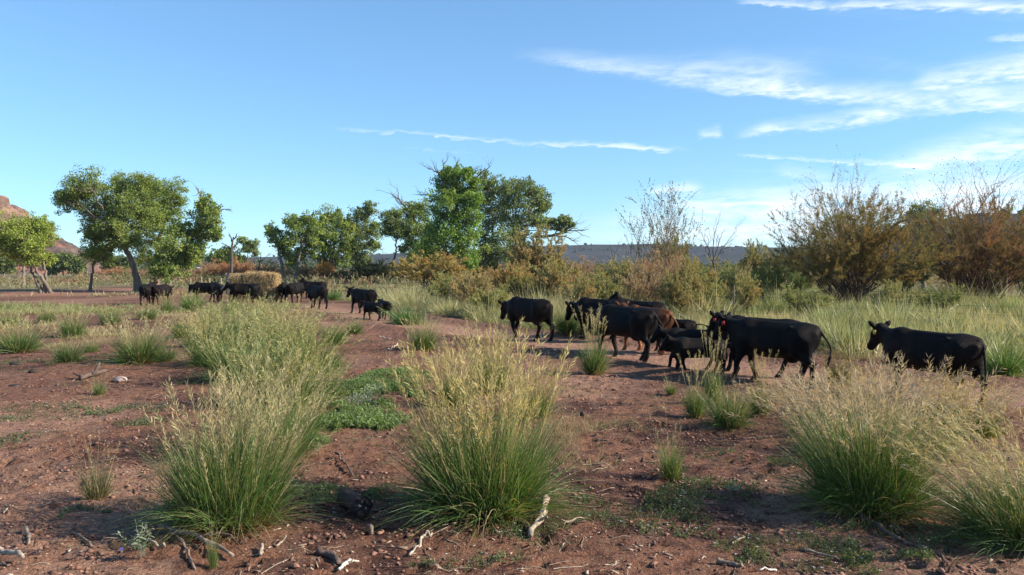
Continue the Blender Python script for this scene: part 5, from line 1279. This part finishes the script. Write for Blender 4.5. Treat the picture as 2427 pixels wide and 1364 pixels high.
mid = [(1165, 752, 690, 90, S_olive, 'low pale green bush at the edge of the meadow, left of the first walking cow', (1.5, 1.4, 1.1)), (1375, 748, 672, 90, S_mid, 'low tan bush close behind the cow with lowered head', (1.05, 1.1, 1.0)), (1450, 745, 668, 90, S_olive, 'low olive bush close behind the large cow', (1.5, 1.35, 1.1)),
 (1525, 752, 655, 100, S_pink, 'twiggy brown bush nearest behind the brown cow', (.95, 1.0, .9)), (1608, 755, 668, 100, S_mid, 'tan twiggy bush nearest behind the calf with flicked tail', (.95, 1.05, .9)), (1680, 750, 680, 80, S_olive, 'small pale olive bush just beyond the fence wire', (1.5, 1.4, 1.1)), (1760, 745, 672, 90, S_mid, 'straw-coloured bush just beyond the fence, behind the red-tagged pair', (1.1, 1.2, 1.0)),
 (1120, 735, 668, 110, S_mid, 'tan brush mound behind the fence, left of the first walking cow', (1.1, 1.1, 1.1)), (1240, 728, 655, 100, S_olive, 'pale olive bush directly behind the first walking cow', (1.5, 1.3, 1.1)), (1320, 730, 645, 110, S_mid, 'yellowish brush right behind the leaning reeds', (1.1, 1.15, 1.0)),
 (1400, 722, 660, 100, S_olive, 'olive bush above the cow with lowered head', (1.5, 1.3, 1.0)), (1470, 730, 640, 120, S_mid, 'tan-olive bush above the large cow', (1.0, 1.1, 1.0)), (1560, 735, 625, 130, S_pink, 'brownish twiggy bush above the brown cow', (.95, 1.0, .9)), (1640, 735, 640, 110, S_mid, 'brown-olive bush above the calf with the flicked tail', (.95, 1.05, .9)),
 (1705, 728, 655, 90, S_olive, 'grey-green bush right behind the steel post left of the huge tussock', (1.4, 1.25, 1.2)), (1810, 725, 640, 110, S_olive, 'olive bush between the huge tussock and the big salt cedar', (1.1, 1.1, .9)), (1060, 722, 660, 90, S_olive, 'pale green bush at the steel post left of the herd', (1.5, 1.4, 1.2)),
 (1018, 690, 612, 165, S_gold, 'golden salt cedar mound at the foot of the vine-covered tree', (1, 1, 1)), (1095, 705, 655, 120, S_gold, 'low golden brush right of the golden mound', (.95, .95, .95)),
 (1272, 690, 575, 150, S_mid, 'tall gold-brown salt cedar right of the broad cottonwood', (1, 1.05, .9)), (1215, 705, 640, 130, S_mid, 'rust and gold brush between the fence and the broad cottonwood', (1.15, 1, .8)), (1155, 700, 650, 110, S_mid, 'rusty low brush under the broad cottonwood', (1.2, 1.0, .85)),
 (1330, 695, 625, 90, S_olive, 'olive bush right of the tall gold-brown salt cedar', (1.5, 1.2, 1)), (1385, 680, 622, 110, S_pink, 'pinkish-brown hazy bush below the mesa edge', (1, 1, 1.05)), (1350, 705, 655, 90, S_pink, 'low reddish bush in front of the pinkish hazy one', (1, .9, .8)),
 (1425, 690, 640, 100, S_olive, 'dull olive bush right of the pinkish hazy one', (1.3, 1.1, 1)), (1485, 680, 635, 90, S_olive, 'grey-olive bush left of the sparse tree', (1.3, 1.1, 1.2)), (1555, 705, 618, 110, S_pink, 'rust-red bush in front of the sparse tree', (1.05, .95, .85)), (1612, 708, 630, 90, S_pink, 'rust-red bush right in front of the skyline pair', (1.1, .95, .85)),
 (1590, 690, 590, 110, S_mid, 'tall olive-brown salt cedar between the skyline pair', (.9, 1, .9)), (1655, 690, 628, 80, S_olive, 'grey-green bush left of the bare-limbed tree', (1.2, 1.1, 1.1)), (1730, 672, 622, 110, S_olive, 'grey-green bush right of the bare-limbed tree', (1.2, 1.15, 1.2)),
 (1795, 690, 600, 100, S_mid, 'olive-gold salt cedar left of the big pair', (.85, 1, .9)), (1850, 690, 605, 90, S_olive, 'dark green bush touching the left big salt cedar', (1, 1, 1)), (1700, 700, 640, 120, S_olive, 'low green bush behind the huge tussock', (.9, 1.1, .8)),
 (1495, 712, 660, 110, S_mid, 'low brown brush behind the cow with lowered head', (1, .95, .9)), (1905, 752, 690, 110, S_olive, 'low grey-green bush in front of the left skirt of the left big salt cedar', (1.3, 1.3, 1.1)), (2120, 748, 685, 110, S_mid, 'low tan bush by the wire between the two big salt cedars', (.9, 1.1, .95)), (2230, 750, 690, 100, S_olive, 'low olive bush by the bleached branch', (1.2, 1.25, 1.0)),
 (2140, 715, 610, 110, S_olive, 'low olive bush in the gap between the two big salt cedars', (1.0, 1.05, .9)), (2430, 710, 530, 150, S_olive, 'green bush at the right photo edge behind the rusty salt cedar', (.9, 1, .8)),
 (770, 672, 627, 42, S_gold, 'small bright orange bush right of the hay', (1.05, .75, .6)), (650, 668, 630, 90, S_pink, 'brown brush behind the right end of the hay', (1, .95, .85)), (725, 668, 632, 80, S_pink, 'brownish brush under the many-limbed cottonwood', (1, .95, .85)),
 (592, 664, 628, 80, S_pink, 'brown brush right above the hay', (1, .95, .85)), (505, 668, 626, 110, S_pink, 'reddish-brown brush mound left of the dead snag', (1.1, .95, .8)), (560, 668, 622, 80, S_pink, 'orange-brown brush around the dead snag', (1.25, .95, .75)), (455, 665, 640, 90, S_pink, 'low brown brush right of the leaning cottonwood', (1, .95, .9)),
 (285, 660, 638, 110, S_pink, 'reddish low brush left of the pale forked trunk', (1.2, 1, .8)), (350, 662, 640, 100, S_pink, 'brownish low brush between the trunks', (1, 1, .9)), (400, 662, 642, 90, S_mid, 'low straw-brown brush right of the trunks', (1, 1, .9)),
 (880, 672, 618, 100, S_olive, 'dark shaded bush under the grey-green tree', (.55, .55, .6)), (950, 672, 640, 110, S_olive, 'dark tangled bush in the shade left of the golden mound', (.5, .5, .55)), (830, 672, 640, 100, S_olive, 'dark shaded brush under the yellow-tufted tree', (.55, .6, .6)), (1150, 672, 625, 90, S_olive, 'dark bush in the shade of the broad cottonwood', (.6, .65, .6)), (1890, 705, 645, 60, S_olive, 'leafy bush at the left skirt of the big salt cedar', (.8, 1, .7))]  # the darkest tints here paint in the shade under the trees
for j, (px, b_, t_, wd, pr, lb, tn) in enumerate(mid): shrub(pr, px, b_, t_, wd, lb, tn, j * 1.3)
def undergrowth():
    rng = np.random.default_rng(77); mb = MB(); n = 1600
    x = rng.uniform(-70, 75, n * 2); y = rng.uniform(60, 170, n * 2); k = (np.abs(x / y) < .75) & ((x > -28) | (y > 90)) & (fbm(x / 9, y / 9, 3, 5) > -.25)
    x, y = x[k][:n], y[k][:n]; n = len(x); s = rng.uniform(.5, 1.5, n) * (0.7 + y / 160)
    c = np.array([[.30, .19, .11], [.19, .20, .09], [.26, .23, .12], [.15, .17, .08], [.28, .18, .13]])[rng.integers(0, 5, n)]
    per = 34; i = np.repeat(np.arange(n), per); N_ = n * per
    d = unit(rnd_dir(rng, N_) * np.array([1, 1, .6]) + np.array([0, 0, .9])); q = np.stack([x[i], y[i], 0 * x[i]], 1) + d * (s[i] * rng.uniform(0, .8, N_))[:, None]
    L = s[i] * rng.uniform(.15, .35, N_); P = np.stack([q, q + d * L[:, None]], 1)
    mb.leaves(q, P[:, 1] - q, unit(np.cross(d, rnd_dir(rng, N_))), (0.035 + .016 * s[i]), c[i] * rng.uniform(.6, 1.3, (N_, 1)))
    o = mb.build('undergrowth', M_feather, kind='stuff'); tag(o, 'brown and olive undergrowth covering the river flat behind the shrubs', 'undergrowth')
undergrowth()
# far woods: reads as one mass
def far_woods():
    rng = np.random.default_rng(99); mb = MB(); n = 900
    x = rng.uniform(-420, 380, n); y = rng.uniform(230, 620, n); k = np.abs(x / y) < .8; x, y = x[k], y[k]; n = len(x)
    s = rng.uniform(1.3, 3.6, n); s *= np.where(x / y > -0.2, .9, 1.1)
    per = 70; i = np.repeat(np.arange(n), per); N_ = n * per
    q = np.stack([x[i], y[i], s[i] * .8], 1) + rnd_dir(rng, N_) * (s[i] * rng.random(N_) ** .4)[:, None] * np.array([1.4, 1.2, .85])
    d = rnd_dir(rng, N_); L = 0.7 * rng.uniform(.5, 1.2, N_)
    P = np.stack([q, q + d * L[:, None]], 1); c = lerp([.045, .065, .03], [.10, .12, .055], rng.random(n))[i] * rng.uniform(.75, 1.2, (N_, 1))
    mb.ribbons(P, unit(np.cross(d, rnd_dir(rng, N_))), L[:, None] * np.array([[.4, .3]]), c[:, None] * np.ones((1, 2, 1)))
    o = mb.build('far_woods', M_leaf, kind='stuff'); tag(o, 'far green bosque trees between the brush and the mesa', 'woods')
far_woods()
# pale far building and pole
bx_, by_ = at(458, HY, 210)[0], 210
bd = empty('far_building', (bx_, by_, 0)); tag(bd, 'tiny pale low building seen far under the leaning cottonwood', 'building')
q = MB(); q.box((0, 0, 0.9), (5.0, 3, 1.9), (.42, .46, .50)); q.build('wall', M_deadwood, bd)
q = MB(); q.box((0, 0, 1.97), (5.4, 3.4, .22), (.25, .33, .40)); q.build('roof', M_metal, bd).color = (6, 8, 10, 1)
px_, py_ = at(463, HY, 150)[0], 150
q = MB(); q.tubes(np.array([[(px_, py_, 0), (px_, py_, 1.5), (px_, py_, 3.0)]]), np.array([[.12, .12, .11]]), (.62, .60, .56), 6, True)
tag(q.build('post', M_deadwood), 'tiny white post in front of the pale far building', 'post')

# ================================================================ DEADWOOD AND STONES
def stick(px0, py0, px1, py1, r0, r1, lift, label, seed, colr=(0.42, 0.36, 0.28), forks=(), cat='stick', group=None, name='dead_stick', bend=0.025, sides=6):
    rng = np.random.default_rng(seed); a = np.array([*gd(px0, py0), 0.]); b = np.array([*gd(px1, py1), 0.])
    K = 10; t = np.linspace(0, 1, K); P = a[None] * (1 - t[:, None]) + b[None] * t[:, None]
    L = np.linalg.norm(b - a); nrm = np.array([-(b - a)[1], (b - a)[0], 0]) / L
    P += nrm[None] * (np.sin(t * math.pi * 1.3) * bend * L)[:, None] + rng.normal(0, 0.008 * L, (K, 3)); r0 *= .72; r1 *= .72; r = np.interp(t, [0, 1], [r0, r1]) * (1 + .16 * rng.normal(size=K))
    z = height(P[:, 0], P[:, 1]); P[:, 2] = z + r * 0.8 + np.interp(t, [0, 1], lift)
    mb = MB(); c = np.array(colr) * rng.uniform(.85, 1.1, (1, K, 1)); mb.tubes(P[None], r[None], c, sides, True)
    V = mb.V[0]; V += (rng.normal(0, 1, V.shape) * min(r0, .02) * .22)
    root = mb.build(name, M_deadwood); 
    for (tt, dx_, dy_, dz_, rr) in forks:
        j = int(tt * (K - 1)); p = P[j]; e = p + np.array([dx_, dy_, dz_]); s = np.linspace(0, 1, 5)[:, None]; Q = (p * (1 - s) + e * s)[None] + rng.normal(0, .012, (1, 5, 3)); Q[0, 0] = p
        f = MB(); f.tubes(Q, np.linspace(rr, rr * .45, 5)[None], np.array(colr), 6, True); f.build('branch', M_deadwood, root)
    tag(root, label, cat, group); return root
WG = 'bleached dead wood lying on the soil'
W1, W2, W3 = (0.30, 0.235, 0.175), (0.22, 0.16, 0.12), (0.11, 0.075, 0.06)
stick(1292, 1212, 1262, 1272, .050, .035, (.10, .03), 'thick pale broken log end standing up among the weeds, centre bottom', 1, W1, [(.6, .05, -.1, .05, .02)], group=WG, name='broken_log', sides=9)
stick(1252, 1222, 1232, 1242, .025, .016, (.05, .0), 'short pale stick just left of the thick broken log', 2, W1, group=WG)
stick(1335, 1242, 1388, 1228, .016, .011, (.02, .03), 'short pale stick just right of the thick broken log', 3, W1, group=WG)
stick(1195, 1198, 1425, 1196, .013, .006, (.04, .02), 'long thin twig lying behind the thick broken log', 4, W2, group=WG)
stick(1024, 1262, 1001, 1277, .014, .012, (.03, .03), 'upper piece of the snapped white stick left of centre bottom', 5, (0.36, 0.30, 0.235), group=WG, bend=.02)
stick(1000, 1280, 974, 1318, .017, .010, (.03, .01), 'lower longer piece of the snapped white stick left of centre bottom', 6, (0.36, 0.30, 0.235), group=WG, bend=.03)
stick(872, 1252, 886, 1272, .024, .018, (.05, .02), 'stubby brown wood chunk below the charred log', 7, W2, group=WG)
stick(1112, 1222, 1052, 1222, .013, .01, (.02, .0), 'dark stick in the shade under the tallest golden clump', 8, W3, group=WG)
stick(678, 1285, 655, 1302, .013, .010, (.05, .01), 'small pale chip-like stick under the big lower-left clump', 9, W1, group=WG)
stick(622, 1312, 617, 1330, .022, .018, (.03, .0), 'short upright pale stump of wood at the bottom left of centre', 10, W1, group=WG, bend=.0)
stick(752, 1318, 812, 1338, .045, .035, (.0, .0), 'dark bark slab by the pale forked stick at the bottom edge', 11, W3, group=WG, bend=.12)
stick(803, 1362, 828, 1340, .022, .016, (.02, .03), 'pale forked stick at the bottom edge', 12, (0.58, 0.50, 0.40), [(.8, .10, .02, .01, .012)], group=WG)
stick(735, 1364, 760, 1356, .012, .01, (.01, .01), 'short pale stick touching the bottom edge', 13, W1, group=WG)
stick(380, 1278, 560, 1332, .030, .020, (.06, .03), 'thick dark branch, uppermost of the branches at lower left', 14, W2, [(.4, .10, -.02, -.02, .012), (.75, .05, -.10, .0, .01)], group=WG, name='dead_branch')
stick(330, 1302, 395, 1318, .015, .012, (.05, .02), 'pale curved stick crossing the silvery weed at lower left', 15, W1, group=WG, name='dead_branch')
stick(405, 1283, 470, 1362, .017, .012, (.03, .0), 'middle branch of the branches at lower left', 16, W2, group=WG, name='dead_branch')
stick(470, 1300, 585, 1300, .020, .012, (.07, .05), 'branch half under the big lower-left clump', 17, W3, group=WG, name='dead_branch')
stick(150, 1272, 240, 1312, .016, .010, (.02, .01), 'thin grey branch left of the silvery weed', 18, W2, group=WG, name='dead_branch')
stick(-20, 1335, 60, 1364, .035, .025, (.05, .05), 'stout weathered branch at the bottom left corner', 19, (0.36, 0.29, 0.23), group=WG, name='dead_branch')
stick(60, 1270, 72, 1310, .020, .014, (.03, .01), 'upright wood shard left of the thin grey branch', 20, W1, group=WG)
stick(795, 1078, 838, 1122, .020, .014, (.05, .02), 'dark stick on the bare soil between the two big front clumps', 21, W3, [(.15, .03, .06, .01, .01)], group=WG)
stick(2012, 1215, 2135, 1290, .030, .024, (.04, .04), 'long dark branch in the shadow at lower right', 22, W3, group=WG, name='dead_branch', bend=.03)
stick(2135, 1290, 2260, 1345, .024, .015, (.03, .02), 'lower continuation branch in the shadow at lower right', 23, W3, group=WG, name='dead_branch')
stick(1700, 1335, 1760, 1345, .028, .020, (.01, .0), 'flat brown slab of wood near the bottom right of centre', 24, W2, group=WG)
stick(1735, 1292, 1765, 1276, .012, .009, (.01, .02), 'small pale stick above the flat brown slab', 25, W1, group=WG)
stick(1800, 1358, 1840, 1350, .010, .008, (.01, .01), 'tiny white stick at the bottom edge right of centre', 26, (0.6, .55, .48), group=WG)
stick(1900, 1310, 1990, 1330, .016, .012, (.01, .01), 'grey stick among the creeping weeds at lower right', 27, W2, group=WG)
stick(925, 806, 893, 800, .022, .016, (.02, .03), 'pale stick on the far bare soil below the calves, upper one', 28, (0.55, .45, .36), group=WG)
stick(942, 823, 920, 832, .020, .014, (.02, .02), 'pale stick on the far bare soil below the calves, lower one', 29, (0.60, .50, .40), group=WG)
stick(1375, 1093, 1448, 1091, .008, .006, (.01, .01), 'thin pale twig on the soil right of the tallest golden clump', 30, W1, group=WG)
stick(1400, 1026, 1428, 1027, .018, .014, (.01, .01), 'short grey stick by the small drooping tuft', 31, W2, group=WG)
stick(1410, 1041, 1458, 1046, .016, .010, (.01, .01), 'dark slim stick right of the tallest golden clump', 32, W3, group=WG)
stick(1755, 1040, 1842, 1030, .014, .008, (.02, .01), 'dark stick lying to the right of the dense green tuft', 33, W3, group=WG)
stick(192, 905, 252, 893, .07, .05, (.02, .08), 'dark twisted driftwood lump at left middle', 34, W3, [(.5, .15, .1, .22, .05), (.2, -.25, .05, .08, .03)], group=WG, name='driftwood', cat='driftwood')
stick(2252, 748, 2268, 738, .05, .03, (.15, .35), 'bleached branch in the grass under the right-hand big salt cedar', 35, (0.42, .38, .33), [(.2, -.7, .1, -.2, .03)], group=WG, name='dead_branch')
# charred log: end grain toward the camera
lg = empty('charred_log', (*gd(858, 1222), -0.03)); lg.scale = (.85, .85, .85); tag(lg, 'short log, black charred end facing the camera, shaded between the two big clumps', 'log')
rng = np.random.default_rng(8); t = np.linspace(0, 1, 9)[:, None]; P = (np.array([0, 0, .125]) * (1 - t) + np.array([-.28, .42, .12]) * t)[None]
q = MB(); q.tubes(P, np.array([[.10, .105, .10, .107, .10, .105, .10, .10, .08]]) * (1 + .1 * rng.normal(size=(1, 9))), (.075, .045, .034), 14, True); q.V[0] += rng.normal(0, .011, q.V[0].shape); q.build('bark', M_deadwood, lg)
q = MB(); a = np.linspace(0, 2 * np.pi, 15)[:-1]; dn = unit(np.array([.28, -.42, 0.0])); u_ = np.array([-dn[1], dn[0], 0]); 
ring = [np.array([0, 0, .125]) + dn * .004 + (u_ * math.cos(x) + np.array([0, 0, 1]) * math.sin(x)) * .118 * (1 + .06 * rng.normal()) for x in a]; inn = [np.array([0, 0, .125]) + dn * (.03 + .02 * rng.normal()) + (u_ * math.cos(x) + np.array([0, 0, 1]) * math.sin(x)) * .06 for x in a]
q.add([np.array([0, 0, .125]) + dn * .02] + inn + ring, [(1 + i, 1 + (i + 1) % 14, 15 + (i + 1) % 14, 15 + i) for i in range(14)], [(0, 1 + (i + 1) % 14, 1 + i) for i in range(14)], (.012, .010, .012)); q.build('charred_end', M_deadwood, lg)
for (ox, oz, rr) in ((-.045, .15, .016), (.03, .12, .011), (-.02, .19, .008)):
    q = MB(); c = np.array([0, 0, oz]) + u_ * ox + dn * .035; q.add([c + dn * .004] + [c + (u_ * math.cos(x) + np.array([0, 0, 1]) * math.sin(x)) * rr * (1 + .3 * rng.normal()) for x in a[::2]], None, [(0, 1 + (i + 1) % 7, 1 + i) for i in range(7)], (.24, .21, .20)); q.build('ash_spot', M_deadwood, lg)
def lump(px, py, rx, ry, rz_, colr, label, seed, cat, name, group=None, flat=0.5):
    rng = np.random.default_rng(seed); x, y = gd(px, py); mb = MB(); n, m_ = 10, 14
    V = []
    for i in range(n):
        th = math.pi * i / (n - 1) 
        for j in range(m_):
            f = 2 * math.pi * j / m_; p = np.array([math.sin(th) * math.cos(f), math.sin(th) * math.sin(f), math.cos(th)]); 
            k_ = 1 + .22 * float(fbm(np.array([p[0] * 1.6 + seed]), np.array([p[1] * 1.6 + p[2]]), 3, seed)[0]); V.append(p * k_ * np.array([rx, ry, rz_]))
    V = np.array(V); V[:, 2] = np.maximum(V[:, 2], -rz_ * .3)
    mb.add(V, [(i * m_ + j, i * m_ + (j + 1) % m_, (i + 1) * m_ + (j + 1) % m_, (i + 1) * m_ + j) for i in range(n - 1) for j in range(m_)][::1], None, colr)
    o = mb.build(name, M_deadwood, smooth=True); o.location = (x, y, gz(x, y) + rz_ * .2); tag(o, label, cat, group)
lump(286, 906, .14, .10, .075, (.36, .27, .23), 'pinkish-grey smooth stone beside the dark driftwood', 1, 'stone', 'stone')
DG = 'dried cow dung on the bare soil'
lump(36, 915, .13, .10, .035, (.035, .025, .022), 'dark dung pat near the left photo edge', 2, 'dung', 'dung_pat', DG)
lump(80, 888, .12, .09, .06, (.045, .03, .025), 'rough dark dung lump above the flat pat at the left edge', 3, 'dung', 'dung_pat', DG)
lump(38, 868, .16, .10, .06, (.04, .035, .025), 'dark lump in the weeds at the left edge', 4, 'dung', 'dung_pat', DG)
lump(297, 1058, .06, .05, .025, (.035, .025, .022), 'small dark dung pat left of the big lower-left clump', 5, 'dung', 'dung_pat', DG)
lump(1380, 980, .05, .04, .06, (.07, .04, .035), 'small dark clod on the soil right of the tallest golden clump', 6, 'dung', 'dung_pat', DG)
lump(2120, 1240, .10, .07, .06, (.085, .05, .04), 'dark clod under the bright green clump', 7, 'clod', 'clod', None)
# silvery nightshade weeds in front
def silver(px, py, h, n, label, seed, flower=True):
    rng = np.random.default_rng(seed); x, y = gd(px, py); root = empty('silver_weed', (x, y, gz(x, y))); tag(root, label, 'weed', 'silvery-leaved weeds at the bottom edge')
    e = np.stack([rng.normal(0, h * .35, n), rng.normal(0, h * .3, n), h * rng.uniform(.6, 1, n)], 1); P = wob(rng, np.zeros((n, 3)), e, n, 8, .12)
    q = MB(); q.tubes(P, np.full((n, 8), .0022), (.20, .22, .15), 4); q.build('stem', M_twig, root)
    m_ = n * 16; i = np.repeat(np.arange(n), 16); t_ = rng.uniform(2, 6.99, m_); j = t_.astype(int); u = (t_ - j)[:, None]; b = P[i, j] * (1 - u) + P[i, j + 1] * u
    d = unit(rnd_dir(rng, m_) * np.array([1, 1, .5]) + np.array([0, 0, .35])); L = rng.uniform(.03, .065, m_)
    q = MB(); Pl = np.stack([b, b + d * L[:, None] * .35 + np.array([0, 0, .1]) * L[:, None], b + d * L[:, None] * .7, b + d * L[:, None] + np.array([0, 0, -.15]) * L[:, None]], 1)
    q.ribbons(Pl, unit(np.cross(d, np.array([[0, 0, 1.]]) + rng.normal(0, .3, (m_, 3)))), L[:, None] * np.array([[.05, .13, .10, .02]]), (np.array([.25, .29, .20]) * rng.uniform(.8, 1.2, (m_, 1)))[:, None] * np.ones((1, 4, 1)))
    q.build('leaves', M_leaf, root, kind='stuff')
    if flower:
        c = np.array([-.10, -.08, h * .35]); q = MB()
        for a_ in range(5):
            f = a_ * 1.2566; dd = np.array([math.cos(f), math.sin(f) * .6, math.sin(f) * .8]); sd_ = np.array([-math.sin(f), math.cos(f) * .6, math.cos(f) * .8]); q.ribbons((c[None] + np.array([0, .5, 1])[:, None] * dd * .016)[None], sd_[None], np.array([[.004, .007, .002]]), (.22, .16, .55))
        q.build('flower', M_leaf, root)
silver(330, 1335, .30, 9, 'silvery-leaved weed with curled leaves and a purple flower at lower left', 1)
silver(395, 1225, .14, 4, 'small silvery weed in the shadow left of the big lower-left clump', 2, False)
silver(1740, 1165, .12, 4, 'small pale weed in the shadow left of the bright green clump', 3, False)
# wood chips, bark flakes and twigs too many to count
def litter():
    rng = np.random.default_rng(55); mb = MB(); n = 9000
    y = 5.3 + rng.random(n) ** 1.6 * 19; x = rng.uniform(-.72, .72, n) * y
    k = (fbm(x / .9, y / .9, 3, 8) > -.15) & (track_w(x, y) < .4); x, y = x[k], y[k]; n = len(x); z = height(x, y)
    a = rng.uniform(0, 6.283, n); L = rng.uniform(.010, .05, n) * rng.choice([1, 1, 1, 1.9], n); w_ = L * rng.uniform(.15, .5, n); h = rng.uniform(.003, .010, n)
    q = np.array([(sx, sy_, sz) for sx in (-.5, .5) for sy_ in (-.5, .5) for sz in (-.5, .5)])
    V = q[None] * np.stack([L, w_, h], 1)[:, None] * rng.uniform(.6, 1.2, (n, 8, 3)); tl = rng.normal(0, .25, n)
    V = np.stack([V[..., 0] * np.cos(a)[:, None] - V[..., 1] * np.sin(a)[:, None], V[..., 0] * np.sin(a)[:, None] + V[..., 1] * np.cos(a)[:, None], V[..., 2] + V[..., 0] * tl[:, None]], -1) + np.stack([x, y, z + .006], 1)[:, None]
    fq = np.array([(0, 1, 3, 2), (4, 6, 7, 5), (0, 4, 5, 1), (2, 3, 7, 6), (0, 2, 6, 4), (1, 5, 7, 3)]); Q = (fq[None] + (np.arange(n) * 8)[:, None, None]).reshape(-1, 4)
    pal = np.array([[.40, .31, .23], [.28, .20, .14], [.10, .06, .045], [.16, .085, .06], [.20, .11, .075], [.13, .07, .05]])[rng.integers(0, 6, n)]
    mb.add(V.reshape(-1, 3), Q, None, np.repeat(pal * rng.uniform(.8, 1.15, (n, 1)), 8, 0))
    # thin fallen twigs and grass straws
    m_ = 900; y = 5.3 + rng.random(m_) ** 1.4 * 14; x = rng.uniform(-.7, .7, m_) * y; a = rng.uniform(0, 6.283, m_); L = rng.uniform(.06, .38, m_) * rng.choice([1, 1, .6], m_)
    t = np.linspace(-.5, .5, 5)[None]; X_ = x[:, None] + np.cos(a)[:, None] * L[:, None] * t; Y_ = y[:, None] + np.sin(a)[:, None] * L[:, None] * t
    P = np.stack([X_, Y_, height(X_, Y_) + .006], -1) + rng.normal(0, .006, (m_, 5, 3)); P[..., 2] = np.maximum(P[..., 2], height(X_, Y_) + .002)
    mb.tubes(P, rng.uniform(.0015, .0055, (m_, 1)) * np.array([[1, 1, .9, .8, .5]]), lerp([.13, .08, .06], [.42, .34, .25], rng.random(m_))[:, None] * np.ones((1, 5, 1)), 3)
    # earth clods
    n = 16000; y = 5.2 + rng.random(n) ** 1.5 * 20; x = rng.uniform(-.72, .72, n) * y; k = (fbm(x / 1.1, y / 1.1, 3, 61) * .6 + fbm(x / .33, y / .33, 3, 67) * .5 > 0.0) & (track_w(x, y) < .5); x, y = x[k], y[k]; n = len(x); z = height(x, y)
    t = (1 + 5 ** .5) / 2; oc = np.array([(1, 0, 0), (-1, 0, 0), (0, 1, 0), (0, -1, 0), (0, 0, 1), (0, 0, -1)], float); of = np.array([(0, 2, 4), (2, 1, 4), (1, 3, 4), (3, 0, 4), (2, 0, 5), (1, 2, 5), (3, 1, 5), (0, 3, 5)])
    s = rng.uniform(.008, .030, n) * rng.choice([1, 1, 1.4], n); V = oc[None] * s[:, None, None] * rng.uniform(.6, 1.3, (n, 6, 3)) * np.array([1, 1, .6]) + np.stack([x, y, z + s * .2], 1)[:, None]
    mb.add(V.reshape(-1, 3), None, (of[None] + (np.arange(n) * 6)[:, None, None]).reshape(-1, 3), np.repeat(lerp([.13, .062, .046], [.27, .14, .095], rng.random(n)), 6, 0))
    o = mb.build('wood_litter', M_deadwood, kind='stuff'); tag(o, 'scattered wood chips, bark flakes and crumbled clods on the red soil', 'litter')
litter()
